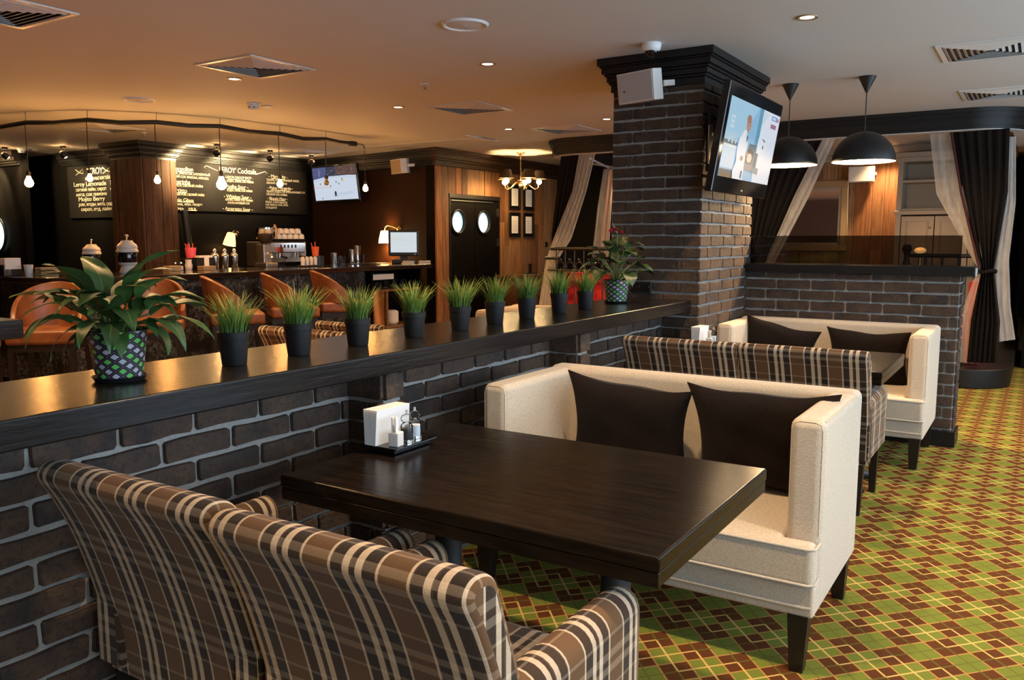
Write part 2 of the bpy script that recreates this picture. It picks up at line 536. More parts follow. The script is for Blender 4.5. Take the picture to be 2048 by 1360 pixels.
# argyle printed flowerpot
m, nt, p = newmat('argyle_pot_print')
uv = N(nt, 'ShaderNodeSeparateXYZ', {0: coord(nt, 'UV')})
a = math_(nt, 'MULTIPLY', uv.outputs[0], 11.); b = math_(nt, 'MULTIPLY', uv.outputs[1], 5.0)
u = math_(nt, 'ADD', math_(nt, 'ADD', a, b), 50.); v = math_(nt, 'ADD', math_(nt, 'SUBTRACT', a, b), 50.)
fu, fv = math_(nt, 'FRACT', u), math_(nt, 'FRACT', v)
ins = math_(nt, 'MULTIPLY', math_(nt, 'LESS_THAN', math_(nt,'ABSOLUTE',math_(nt,'SUBTRACT',fu,.5)), .30), math_(nt, 'LESS_THAN', math_(nt,'ABSOLUTE',math_(nt,'SUBTRACT',fv,.5)), .30))
par = math_(nt, 'MODULO', math_(nt, 'FLOOR', u), 2.)
dia = mixc(nt, par, (.13,.46,.10), (.42,.42,.46))
ln = math_(nt, 'LESS_THAN', math_(nt, 'MINIMUM', math_(nt,'ABSOLUTE',math_(nt,'SUBTRACT',math_(nt,'FRACT',math_(nt,'ADD',u,.5)),.5)), math_(nt,'ABSOLUTE',math_(nt,'SUBTRACT',math_(nt,'FRACT',math_(nt,'ADD',v,.5)),.5))), .03)
bg = mixc(nt, ln, (.012,.010,.016), (.16,.12,.17))
nt.links.new(mixc(nt, ins, bg, dia), p.inputs['Base Color'])
p.inputs['Roughness'].default_value = .3
MT['argylepot'] = m
MT['bouncefloor'] = wood('bounce_floor_boards', (.16,.085,.04), (.30,.17,.08), .5, (1,8,8), 3, .4, .1)
# ================================================================ the setting
CEIL = 2.69
fl = struct(ob('floor', MB().add([(-3,-3.2,0),(18,-3.2,0),(18,17,0),(-3,17,0)], [(0,1,2,3)]), MT['carpet']), 'green and brown argyle carpet')
ce = struct(ob('ceiling', MB().box(-3, 18, -3.2, 17, CEIL, CEIL+.1), MT['ceiling']))
# street wall with window openings, beside the camera
w = MB()
w.box(-3, 18, -3.2, -3.05, 0, .65); w.box(-3, 18, -3.2, -3.05, 2.55, CEIL)
xs = [-3]+[q for ab in WIN_X for q in ab]+[18]
for i in range(0, len(xs), 2): w.box(xs[i], xs[i+1], -3.2, -3.05, .65, 2.55)
struct(ob('wall_street', w, MT['wallpale']))
for i, (a, b) in enumerate(WIN_X):
    wf = MB()
    for x in (a, (a+b)/2-.03, b-.06): wf.box(x, x+.06, -3.15, -3.08, .65, 2.55)
    for z in (.65, 2.49): wf.box(a, b, -3.15, -3.08, z, z+.06)
    struct(ob('window_%d' % (i+1), wf, MT['white']))
struct(ob('wall_behind', MB().box(-3.1, -3, -3.2, 17, 0, CEIL), MT['wallbehind']))
struct(ob('floor_bar_bounce', MB().box(-3, 9.05, 2.6, 17, 0, .003), MT['bouncefloor']), 'unseen wooden floor added on the bar side for warm bounce')  # hidden floor piece, added so the bounce is warm instead of carpet green
struct(ob('wall_end', MB().box(18, 18.1, -3.2, 17, 0, CEIL), MT['walldark']))
struct(ob('wall_far', MB().box(-3, 18, 17, 17.1, 0, CEIL), MT['walldark']))

# ---------------------------------------------------------------- bricks
BRICKS = []
def brick_mesh(k):
    rr = random.Random(k)
    L, h, d = .5, .5, 1
    jl = lambda: rr.uniform(-.010, .010)
    jh = lambda: rr.uniform(-.06, .06)
    o = [(-L,-h+.1),(-L+.03,-h),(-.15,-h+jh()),(.2,-h+jh()),(L-.03,-h),(L,-h+.1),(L,h-.1),(L-.03,h),(.18,h+jh()),(-.2,h+jh()),(-L+.03,h),(-L,h-.1)]
    o = [(x+jl(), z) for x, z in o]
    n = len(o)
    vs = [(x, .02, z) for x, z in o]+[(x, -.004, z) for x, z in o]+[(x*.975, -.011+rr.uniform(-.0012,.0012), z*.93) for x, z in o]
    fs = [(i,(i+1)%n,n+(i+1)%n,n+i) for i in range(n)]+[(n+i,n+(i+1)%n,2*n+(i+1)%n,2*n+i) for i in range(n)]+[tuple(range(2*n,3*n))]
    me = MB().add(vs, fs).mesh('brick')
    me.materials.append(MT['brick'])
    return me
BRICKS = [brick_mesh(k) for k in range(8)]
def put_brick(parent, loc, L, h, rz):
    o = bpy.data.objects.new('brick', BRICKS[random.randrange(8)])
    COL.objects.link(o); o.parent = parent
    o.location = loc; o.rotation_euler = (0, random.uniform(-.004,.004), rz)
    o.scale = (L, 1, h)
    return o
def bond(a, b, first, pitch):
    out = []; x = a-pitch+first
    while x < b-.02:
        s, e = max(a, x), min(b, x+pitch)
        if e-s > .03: out.append((s, e))
        x += pitch
    return out
JT = .014
def course(parent, segs, z0, z1, face, axis, corner=None):
    for s, e in segs:
        if corner is not None and abs(s-corner) < 1e-4: s -= JT/2+.010
        c = (s+e)/2; L = e-s-JT; h = z1-z0-JT; zc = (z0+z1)/2+random.uniform(-.0015,.0015)
        if axis == 'x': put_brick(parent, (c, face, zc), L, h, 0)          # face looks to -Y
        else: put_brick(parent, (face, c, zc), L, h, R(-90))               # face looks to -X

# divider wall with piers
DV = .0825
dw = struct(ob('wall_divider', MB().box(.2, 5.42, 2.215, 2.50, 0, .957), MT['mortar']), 'low dark brick divider wall under the plant shelf')
PIERS = [(2.30, 2.415), (3.845, 3.97)]
for a, b in PIERS: 
    pm = ob('pier_core', MB().box(a+.01, b-.01, 2.04, 2.22, 0, .957), MT['mortar'], dw)
zt = .845+DV+.03
k = 0
z1 = .957; z0 = .845
segs_x = [(.80, 2.30), (2.415, 3.845), (3.97, 5.42)]
while z1 > .02:
    z0 = max(z0, 0.0)
    for a, b in segs_x:
        st = (1.359 if k % 2 == 0 else 1.309-.255/2+.06)
        first = ((st-a) % .2545)
        course(dw, bond(a, b, first, .2545), z0, z1, 2.212, 'x')
    for j, (a, b) in enumerate(PIERS):
        course(dw, [(a, b)], z0, z1, 2.033, 'x')
        sg = [(2.03, 2.215)] if k % 2 == 0 else [(2.03, 2.095), (2.095, 2.215)]
        course(dw, sg, z0, z1, a+.003, 'y')
    z1 = z0; z0 = z1-DV; k += 1

# brick pillar
PX0, PX1, PY0, PY1 = 5.42, 6.56, 1.95, 2.605
pil = struct(ob('brick_pillar', MB().box(PX0+.004, PX1, PY0+.004, PY1, 0, 2.52), MT['mortar']), 'square dark brick pillar carrying a television')
CZ = .0792; zz = 1.158-CZ*15; k = 0
rowA = [.125, .037, .26, .233]; rowB = [.255, .25, .042, .108]
while zz < 2.51:
    z0, z1 = max(0, zz), min(2.51, zz+CZ)
    if z1-z0 > .03:
        y = PY0; sg = []
        for L in (rowA if k % 2 == 0 else rowB):
            sg.append((y, min(PY1, y+L))); y += L
        course(pil, sg, z0, z1, PX0, 'y', PY0)
        course(pil, bond(PX0, PX1, .20 if k % 2 == 0 else .13, .262), z0, z1, PY0, 'x', PX0)
    zz += CZ; k += 1
def crown(name, parent, x0, x1, y0, y1, z0, z1, mat, pj=.09, steps=None):
    m = MB(); H = z1-z0
    steps = steps or [(0,.22,.16),(.22,.30,.30),(.30,.46,.42),(.46,.54,.56),(.54,.72,.74),(.72,.78,.86),(.78,1,1.0)]
    for a, b, q in steps:
        m.box(x0-pj*q, x1+pj*q, y0-pj*q, y1+pj*q, z0+a*H, z0+b*H)
    return rob(name, m, .004, mat, parent, 1)
crown('crown_moulding', pil, PX0, PX1, PY0, PY1, 2.465, CEIL-.001, MT['blackwood'])
ob('plinth', MB().box(PX0-.03, PX1+.03, PY0-.03, PY1+.03, 0, .1), MT['blackwood'], pil)

# low wall behind the second sofa
lw = struct(ob('wall_low', MB().box(6.474, 6.70, .459, 1.95, 0, 1.20), MT['mortar']), 'waist-high brick wall behind the far cream sofa')
zz = 1.148-CZ*14; k = 0
while zz < 1.19:
    z0, z1 = max(.0, zz), min(1.20, zz+CZ)
    if z1-z0 > .03:
        st = (1.787 if k % 2 == 0 else 1.705)
        first = ((st-.455) % .2535)
        course(lw, bond(.455, 1.95, first, .2535), z0, z1, 6.47, 'y')
        course(lw, [(6.47, 6.585), (6.585, 6.70)] if k % 2 else [(6.47, 6.70)], z0, z1, .455, 'x')
    zz += CZ; k += 1
rob('coping', MB().box(6.425, 6.745, .37, 1.95, 1.196, 1.26), .006, MT['blackwood'], lw)
ob('coping_end_cap', MB().box(6.43, 6.47, .362, .37, 1.20, 1.255), MT['white'], lw)
ob('plinth', MB().box(6.43, 6.72, .43, 1.95, 0, .105), MT['blackwood'], lw)
tag(ob('glass_screen', MB().box(6.565, 6.575, .47, 1.945, 1.26, 1.475), MT['smoked']), 'smoked glass screen standing on the low brick wall', 'glass screen')

# the plant shelf on the divider
sh = MB().box(.2, 5.418, 1.995, 2.545, .957, 1.035)
tag(rob('divider_shelf', sh, .006, MT['shelf']), 'long dark wooden shelf capping the divider wall, holding plants', 'shelf')

# ---------------------------------------------------------------- planked entrance wall with double door
def planks(parent, a, b, z0, z1, face, axis, mat, wmin=.09, wmax=.17, rev=False, t=.022):
    x = a
    while x < b-.01:
        wdt = min(random.uniform(wmin, wmax), b-x)
        if b-x-wdt < .05: wdt = b-x
        dpt = random.uniform(.0, .012)
        zs = [z0, z1]
        if z1-z0 > 1.2 and random.random() < .45: zs = [z0, z0+(z1-z0)*random.uniform(.3,.75), z1]
        for q in range(len(zs)-1):
            if axis == 'x':    # faces -Y
                me = MB().box(-wdt/2+.003, wdt/2-.003, -t-dpt, 0, 0, zs[q+1]-zs[q]-.003)
                o = ob('plank', me, mat, parent, loc=(x+wdt/2, face, zs[q]))
            else:              # faces -X
                me = MB().box(-t-dpt, 0, -wdt/2+.002, wdt/2-.002, 0, zs[q+1]-zs[q]-.003)
                o = ob('plank', me, mat, parent, loc=(face, x+wdt/2, zs[q]))
        x += wdt
EW = 7.12
we = struct(ob('wall_entrance', MB().box(9.2, 9.50, EW, EW+.15, 0, CEIL).box(10.79, 12.6, EW, EW+.15, 0, CEIL).box(9.50, 10.79, EW, EW+.15, 2.07, CEIL), MT['walldark']), 'weathered plank wall around the black double door')
planks(we, 9.2, 9.49, 0, 2.46, EW, 'x', MT['plank'])
planks(we, 9.49, 10.80, 2.09, 2.46, EW, 'x', MT['plank'], .1, .2)
planks(we, 10.80, 12.6, 0, 2.46, EW, 'x', MT['plank'], .1, .2)
t1 = MB()
for a, b, q in [(0,.3,.3),(.3,.42,.5),(.42,.7,.75),(.7,.8,.9),(.8,1,1)]:
    t1.box(9.19-.10*q, 12.6, EW-.02-.10*q, EW, 2.46+.229*a, 2.46+.229*b)
struct(rob('trim_1', t1, .004, MT['crown_brown'], None, 1))
# double door with portholes
d1 = struct(ob('door_1', MB().box(9.50, 10.79, EW-.035, EW+.05, 2.03, 2.09).box(9.50, 9.53, EW-.03, EW+.05, 0, 2.03).box(10.76, 10.79, EW-.03, EW+.05, 0, 2.03), MT['matblack']), 'black double swing door with two round portholes')
def porthole_leaf(x0, x1, px, hinge):
    # a leaf with a round hole: ring of quads to the rectangle border
    cz, r, n = 1.695, .155, 40
    m = MB(); vs = []; fs = []
    for y in (EW-.01, EW+.03):
        for k in range(n):
            a = 2*math.pi*k/n; vs.append((px+r*math.cos(a), y, cz+r*math.sin(a)))
        for k in range(n):
            a = 2*math.pi*k/n; ca, sa = math.cos(a), math.sin(a)
            s = min((x1-px)/ca if ca > 1e-6 else ((x0-px)/ca if ca < -1e-6 else 1e9), (2.03-cz)/sa if sa > 1e-6 else ((0.01-cz)/sa if sa < -1e-6 else 1e9))
            vs.append((px+s*ca, y, cz+s*sa))
    corners = []
    for k in range(n):
        k2 = (k+1) % n
        fs.append((k, k2, n+k2, n+k)); fs.append((2*n+k2, 2*n+k, 3*n+k, 3*n+k2)); fs.append((k2, k, 2*n+k, 2*n+k2))
    m.add(vs, fs)
    for cx_, cz_ in ((x0,2.03),(x1,2.03)):
        m.add([(cx_, EW-.009, cz_), (cx_+(px-cx_)*.3, EW-.009, cz_), (cx_, EW-.009, cz_-.2)], [(0,1,2)])
    m.box(x0, x1, EW-.008, EW+.03, .01, 1.3)
    lf = ob('door_leaf', m, MT['walldark'], d1)
    ob('porthole_rim', MB().tube([(px+(r+.012)*math.cos(2*math.pi*k/32), EW-.018, cz+(r+.012)*math.sin(2*math.pi*k/32)) for k in range(32)], .018, 8, True), MT['matblack'], lf, 60)
    gm = MB().lathe([(1e-5, 0), (r+.005, 0)], 32, cap=False)
    ob('porthole_pane', gm, MT['skyglow'], lf, loc=(px, EW+.012, cz), rot=(R(90),0,0))
MT['skyglow'] = emis('daylit_frosted_pane', (.55,.82,.88), .62)
porthole_leaf(9.53, 10.14, 9.72, 0); porthole_leaf(10.15, 10.76, 10.37, 1)
for z in (1.4, 1.85): ob('hinge', MB().box(10.735, 10.75, EW-.045, EW-.01, z-.06, z+.06), MT['brushed'], d1)
ob('door_closer_rail', MB().box(9.55, 10.6, EW-.03, EW-.012, 1.99, 2.005), MT['brushed'], d1)
struct(ob('wall_corner_back', MB().box(12.6, 12.75, 2.9, EW+.15, 0, CEIL), MT['walldark']))

# ---------------------------------------------------------------- bar: walls, post, boards
wb = struct(ob('wall_bar_side', MB().prism([(9.2,EW+.001),(9.45,EW+.001),(9.85,10.1),(9.68,10.1)], 0, CEIL), MT['wallbrown']))
ts = MB()
for a, b, q in [(0,.3,.3),(.3,.42,.5),(.42,.7,.75),(.7,.8,.9),(.8,1,1)]:
    ts.prism([(9.195-.09*q,EW-.02),(9.25,EW-.02),(9.69,9.95),(9.655-.09*q,9.95)], 2.46+.229*a, 2.46+.229*b)
struct(rob('trim_2', ts, .004, MT['blackwood'], None, 1))
BY = 9.95
struct(ob('wall_bar_back', MB().box(6.6, 9.85, BY, BY+.15, 0, CEIL), MT['walldark']))
tb = MB()
for a, b, q in [(0,.10,.25),(.10,.2,.35),(.2,.3,.45),(.3,.5,.55),(.5,.8,.8),(.8,1,1)]:
    tb.box(7.0, 9.62, BY-.02-.12*q, BY, 2.50+.189*a, 2.50+.189*b)
struct(rob('trim_3', tb, .004, MT['blackwood'], None, 1))
struct(ob('wall_bar_left', MB().box(6.9, 7.05, BY+.15, 17, 0, CEIL), MT['walldark']))
tl = MB()
for a, b, q in [(0,.10,.25),(.10,.2,.35),(.2,.3,.45),(.3,.5,.55),(.5,.8,.8),(.8,1,1)]:
    tl.box(6.9-.12*q, 6.9, BY+.3, 12.2, 2.50+.189*a, 2.50+.189*b)
struct(rob('trim_4', tl, .004, MT['blackwood'], None, 1))
# planked post at the corner of the bar
post = struct(ob('wood_post', MB().box(6.55, 7.03, 9.78, 10.42, 0, 2.5), MT['walldark']), 'square post clad in old dark planks behind the bar')
planks(post, 6.55, 7.03, 0, 2.48, 9.78, 'x', MT['plank_dark'], .10, .16)
planks(post, 9.76, 10.42, 0, 2.48, 6.55, 'y', MT['plank_dark'], .10, .16)
crown('crown_moulding', post, 6.55, 7.03, 9.78, 10.42, 2.46, CEIL-.001, MT['blackwood'], .11)
# far panelled partition at the left with its own cornice
pp = struct(ob('wall_partition', MB().box(6.3, 6.4, 12.2, 16, 0, CEIL), MT['walldark']))
tp = MB()
for a, b, q in [(0,.15,.3),(.15,.3,.5),(.3,.6,.75),(.6,1,1)]:
    tp.box(6.3-.12*q, 6.3, 12.2, 16, 2.48+.2*a, 2.48+.2*b)
struct(rob('trim_5', tp, .004, MT['blackwood'], None, 1))

# ---------------------------------------------------------------- curtained booth: platform, pelmet, back wall
def rounded_front(x0, x1, y0, y1, r, n=18):
    pts = []
    for k in range(n+1):
        a = R(180+90*k/n); pts.append((x0+r+r*math.cos(a), y0+r+r*math.sin(a)))
    pts += [(x1, y0), (x1, y1)]
    for k in range(n+1):
        a = R(90+90*k/n); pts.append((x0+r+r*math.cos(a), y1-r+r*math.sin(a)))
    return pts
plat = struct(rob('booth_platform', MB().prism(rounded_front(9.10, 12.6, .18, 5.25, .42), 0, .19), .012, MT['blackwood']), 'black rounded platform step of the curtained booths')
def band(pts, off):          # offset an open rounded outline outwards
    out = []
    for i, p in enumerate(pts):
        a = Vector(pts[max(i-1,0)]); b = Vector(pts[min(i+1,len(pts)-1)])
        t = (b-a).normalized(); out.append((p[0]-t.y*off, p[1]+t.x*off))
    return out
pth = rounded_front(9.22, 12.6, .22, 5.42, .45)
i1 = pth.index((12.6, .22))
front = pth[i1+1:]+pth[:i1+1]       # from (x1,y1) round the front to (x1,y0)
pe = MB()
for a, b, q in [(2.495,2.525,.02),(2.525,2.60,.035),(2.60,2.615,.05),(2.615,2.65,.06),(2.65,2.689,.08)]:
    o1 = band(front, -q); o2 = band(front, .10)
    pe.prism(o1+o2[::-1], a, b)
struct(ob('trim_6', pe, MT['blackwood'], None, 25), 'black curved pelmet above the booth curtains')
un = MB().prism(band(front, -.015)+band(front, .095)[::-1], 2.489, 2.495)
struct(ob('trim_7', un, MT['ceiling']))
bw = struct(ob('wall_booth_back', MB().box(12.32, 12.45, .2, 5.4, 0, CEIL), MT['walldark']), 'plank wall at the back of the booth')
planks(bw, .95, 3.6, .19, 2.5, 12.32, 'y', MT['plank'], .15, .3)
planks(bw, 3.6, 5.4, .19, 2.5, 12.32, 'y', MT['plank_dark'], .15, .3)
tq = MB()
for a, b, q in [(0,.3,.3),(.3,.5,.5),(.5,1,1)]: tq.box(12.30-.08*q, 12.32, .2, 5.4, 2.5+.189*a, 2.5+.189*b)
struct(rob('trim_8', tq, .004, MT['cabinet'], None, 1))
struct(ob('wall_booth_side', MB().box(10.9, 12.5, .02, .12, 0, CEIL), MT['walldark']))
# ================================================================ furniture
def inset_profile(pr, d):
    n = len(pr); out = []
    area = sum(pr[i][0]*pr[(i+1)%n][1]-pr[(i+1)%n][0]*pr[i][1] for i in range(n))
    sgn = 1 if area > 0 else -1
    for i in range(n):
        a = Vector(pr[i-1]); b = Vector(pr[i]); c = Vector(pr[(i+1)%n])
        t = ((b-a).normalized()+(c-b).normalized())
        t = t.normalized() if t.length > 1e-6 else (c-b).normalized()
        out.append((b.x-t.y*sgn*d, b.y+t.x*sgn*d))
    return out
def extr(pr, w0, w1, axis, rnd=.018, nseg=1):
    """extrude a closed profile along y ('y': profile in x,z) or x ('x': profile in y,z); uv = (along, around)"""
    st = [(w0, rnd*.9), (w0+rnd*.12, rnd*.45), (w0+rnd*.45, rnd*.13), (w0+rnd, 0)]
    for k in range(1, nseg): st.append((w0+rnd+(w1-w0-2*rnd)*k/nseg, 0))
    st += [(w1-rnd, 0), (w1-rnd*.45, rnd*.13), (w1-rnd*.12, rnd*.45), (w1, rnd*.9)]
    n = len(pr)
    arc = [0]
    for i in range(n): arc.append(arc[-1]+(Vector(pr[(i+1)%n])-Vector(pr[i])).length)
    vs = []; fs = []; uv = []
    for w_, d in st:
        q = inset_profile(pr, d) if d else pr
        vs += [((a, w_, b) if axis == 'y' else (w_, a, b)) for a, b in q]
    for s in range(len(st)-1):
        for i in range(n):
            j = (i+1) % n
            fs.append((s*n+i, s*n+j, (s+1)*n+j, (s+1)*n+i))
            uv.append([(st[s][0],arc[i]),(st[s][0],arc[i+1]),(st[s+1][0],arc[i+1]),(st[s+1][0],arc[i])])
    q0 = inset_profile(pr, st[0][1]); L = (len(st)-1)*n
    fs.append(tuple(range(n-1,-1,-1))); uv.append([q0[i] for i in range(n-1,-1,-1)])
    fs.append(tuple(range(L, L+n))); uv.append(list(q0))
    return MB().add(vs, fs, uv)
def fixn(me):
    bm = bmesh.new(); bm.from_mesh(me); bmesh.ops.recalc_face_normals(bm, faces=bm.faces); bm.to_mesh(me); bm.free(); return me
def arch(c, r, z, a0, a1, n):       # arc points
    return [(c+r*math.cos(R(a0+(a1-a0)*k/n)), z+r*math.sin(R(a0+(a1-a0)*k/n))) for k in range(n+1)]

def smooth_profile(p, n=4):
    out = []; L_ = len(p)
    for i in range(L_):
        a, b, c, d = (Vector(p[(i+q) % L_]) for q in (-1,0,1,2))
        if (c-b).length < .012 or i >= L_-1: out.append(tuple(b)); continue
        if i == 0: a = b
        if i == L_-2: d = c
        for k in range(n):
            t_ = k/n
            q = .5*((2*b)+(c-a)*t_+(2*a-5*b+4*c-d)*t_*t_+(3*b-a-3*c+d)*t_**3)
            out.append((q.x, q.y))
    return out
def make_chair():
    t = thing('tartan_armchair', '', 'armchair', group='tartan armchairs')
    hw = .333
    back = [(.170,.27),(.165,.30),(.155,.40),(.135,.50),(.108,.60),(.075,.70),(.035,.79),(.010,.835),(.002,.858),(.010,.878),(.030,.890),(.058,.890),(.084,.880),(.103,.858),(.115,.825),(.135,.77),(.165,.69),(.195,.60),(.220,.50),(.235,.40),(.245,.30),(.247,.27)]
    back = smooth_profile(back)
    o = link('backrest', fixn(extr(back, -hw, hw, 'y', .022, 6).mesh('backrest')), MT['tartan'], t, 50)
    for s in (1, -1):
        i0, i1 = s*(hw-.10), s*hw
        cy, r = (i0+i1)/2, .05
        pr = [(cy-r,.30),(cy-r,.45)]+arch(cy, r, .575, 180, 0, 10)+[(cy+r,.45),(cy+r,.30)]
        ar = link('armrest', fixn(extr(pr, .14, .70, 'x', .012, 4).mesh('armrest')), MT['tartan'], t, 50)
        pp = [(.699, cy-r+.004, .31)]+[(.699, a, b) for a, b in arch(cy, r-.003, .575, 180, 0, 12)]+[(.699, cy+r-.004, .31)]
        ob('piping', MB().tube(pp, .004, 6), MT['tartan'], ar, 60)
    seat = [(.18,.30),(.70,.30),(.715,.33),(.715,.42),(.70,.45),(.67,.462),(.40,.466),(.20,.46),(.18,.44)]
    link('seat', fixn(extr(seat, -hw+.102, hw-.102, 'y', .012, 2).mesh('seat')), MT['tartan'], t, 50)
    for x, y in ((.20,-.285),(.20,.285),(.655,-.285),(.655,.285)):
        dx = -.03 if x < .4 else 0
        a, b = .024, .017
        vs = [(x-a,y-a,.302),(x+a,y-a,.302),(x+a,y+a,.302),(x-a,y+a,.302),(x-b+dx,y-b,0),(x+b+dx,y-b,0),(x+b+dx,y+b,0),(x-b+dx,y+b,0)]
        ob('leg', MB().add(vs, [(0,1,2,3),(7,6,5,4),(0,4,5,1),(1,5,6,2),(2,6,7,3),(3,7,4,0)]), MT['leg'], t)
    return t
chair = make_chair()
chair.location = (1.068, 1.785, 0)
chair['label'] = 'brown tartan armchair nearest the brick divider, pulled up to the front table'
dup(chair, (1.045, 1.085, 0), 0, 'brown tartan armchair cropped by the bottom edge, its right arm beside the carpet')
dup(chair, (4.372, 1.70, 0), 0, 'brown tartan armchair behind the front sofa, next to the divider wall')
dup(chair, (4.385, 1.025, 0), 0, 'brown tartan armchair behind the front sofa, on the aisle side')
dup(chair, (3.62, 3.94, 0), 0, 'tartan armchair beyond the shelf, seen between the first and second grass pots')
dup(chair, (3.62, 3.255, 0), 0, 'tartan armchair beyond the shelf, mostly hidden behind the second and third grass pots')
dup(chair, (4.53, 4.36, 0), 0, 'tartan armchair beyond the shelf, seen on both sides of the third grass pot', scale=(1,1,.925))

# ---------------------------------------------------------------- sofas
def make_sofa():
    t = thing('cream_sofa', '', 'sofa', group='cream linen sofas')
    hw, xf, xb = .685, -.375, .375
    # back and arms: slabs with softly rounded tops
    def slab(name, x0, x1, y0, y1, z0, z1, w_=.03):
        return rob(name, MB().box(x0, x1, y0, y1, z0, z1), w_, MT['cream'], t, 4)
    slab('backrest', .255, xb, -hw, hw, .20, .862)
    a1 = slab('armrest', -.30, .30, -hw, -hw+.118, .20, .855, .032)
    a2 = slab('armrest', -.30, .30, hw-.118, hw, .20, .855, .032)
    for s, a in ((-1, a1), (1, a2)):
        yo = s*hw
        e = .0094
        cap = [(-.30+e, yo-s*e, .46), (-.30+e, yo-s*e, .815), (-.30+e, yo-s*.016, .838), (-.30+e, yo-s*.034, .855-e), (-.30+e, yo-s*.084, .855-e), (-.30+e, yo-s*.102, .838), (-.30+e, yo-s*(.118-e), .815), (-.30+e, yo-s*(.118-e), .46)]
        ob('piping', MB().tube(cap, .0032, 6), MT['cream'], a, 60)
        ob('piping', MB().tube([(-.268, yo-s*e, .855-e), (.345, yo-s*e, .855-e)], .0032, 6), MT['cream'], a, 60)
    b = rob('base', MB().box(xf+.012, xb-.01, -hw+.002, hw-.002, .195, .305), .012, MT['cream'], t, 3)
    ob('piping', MB().tube([(xf+.013, -hw+.01, .232), (xf+.009, -hw+.03, .232), (xf+.009, hw-.03, .232), (xf+.013, hw-.01, .232)], .006, 6), MT['cream'], b, 60)
    tpts = [(xf-.005, -hw+.002), (-.302, -hw+.002), (-.302, -hw+.118), (.27, -hw+.118), (.27, hw-.118), (-.302, hw-.118), (-.302, hw-.002), (xf-.005, hw-.002)]
    m = MB().prism(tpts, .302, .448)
    c = rob('seat_cushion', m, .026, MT['cream'], t, 4)
    for z in (.315, .438):
        ol = [(xf-.004, -hw+.02, z), (xf+.012, -hw+.002, z), (-.302, -hw+.002, z)]
        ol2 = [(-.302, hw-.002, z), (xf+.012, hw-.002, z), (xf-.004, hw-.02, z)]
        ob('piping', MB().tube(ol2+ol, .005, 6), MT['cream'], c, 60)
    for x, y in ((xf+.045, -hw+.05), (xf+.045, hw-.05), (xb-.05, -hw+.05), (xb-.05, hw-.05)):
        a, q = .034, .022
        ox = -.012 if x < 0 else .012
        vs = [(x-a,y-a,.20),(x+a,y-a,.20),(x+a,y+a,.20),(x-a,y+a,.20),(x-q+ox,y-q,0),(x+q+ox,y-q,0),(x+q+ox,y+q,0),(x-q+ox,y+q,0)]
        ob('leg', MB().add(vs, [(0,1,2,3),(7,6,5,4),(0,4,5,1),(1,5,6,2),(2,6,7,3),(3,7,4,0)]), MT['leg'], t)
    return t
sofa = make_sofa()
sofa.location = (3.10, 1.245, 0)
sofa['label'] = 'cream linen sofa in the middle, facing the large front table'
dup(sofa, (6.03, 1.238, 0), 0, 'cream linen sofa against the low brick wall with the smoked glass')
dup(sofa, (6.03, 3.34, 0), 0, 'cream sofa beyond the shelf, its rounded arm showing between the grass pots')

def cushion_mesh(w_, h_, d_, seed):
    rr = random.Random(seed)
    n = 18
    vs = []; fs = []
    for side in (1, -1):
        for j in range(n+1):
            for i in range(n+1):
                u, v = i/n*2-1, j/n*2-1
                # pinched corners, slack edges
                bx = u*(w_/2)*(1-.10*(1-abs(u)**2)*0-.13*(1-v*v)*abs(u)**2)
                bz = v*(h_/2)*(1-.15*(1-u*u)*abs(v)**2)
                th = (max(0,(1-u**4))*max(0,(1-v**4)))**.55
                wr = .010*math.sin(7*u+3*v+seed)*math.sin(5*v-2*u+seed*2)*(1-u*u)*(1-v*v)
                vs.append((bx, side*(d_/2*th+wr*.8+.002), bz+.006*math.sin(5*u+seed)*(1-u*u)))
    N1 = (n+1)**2
    for side in (0, 1):
        for j in range(n):
            for i in range(n):
                a = side*N1+j*(n+1)+i
                q = (a, a+1, a+n+2, a+n+1)
                fs.append(q if side else q[::-1])
    ring = [i for i in range(n+1)]+[j*(n+1)+n for j in range(1,n+1)]+[n*(n+1)+i for i in range(n-1,-1,-1)]+[j*(n+1) for j in range(n-1,0,-1)]
    for k in range(len(ring)):
        a, b = ring[k], ring[(k+1) % len(ring)]
        fs.append((a, b, N1+b, N1+a))
    return fixn(MB().add(vs, fs).mesh('cushion'))
def cushion(loc, rot, w_, h_, seed, label, d_=.15):
    o = link('throw_pillow', cushion_mesh(w_, h_, d_, seed), MT['velvet'], None, 60)
    o.location = loc; o.rotation_euler = rot
    o.rotation_mode = 'XYZ'
    tag(o, label, 'pillow', 'dark brown throw pillows')
# local: width along x, thickness along y -> turn so that width runs along world Y
cushion((3.235, 1.46, .640), (R(17), R(5), R(-86)), .56, .46, 1, 'dark brown velvet pillow at the divider end of the front sofa')
cushion((3.245, .88, .655), (R(15), R(-1), R(-91)), .60, .46, 2, 'dark brown velvet pillow at the aisle end of the front sofa')
cushion((6.17, 1.60, .640), (R(16), R(12), R(-84)), .54, .44, 3, 'dark brown pillow at the pillar end of the far sofa')
cushion((6.18, .98, .625), (R(16), R(1), R(-91)), .55, .43, 4, 'dark brown pillow at the aisle end of the far sofa')

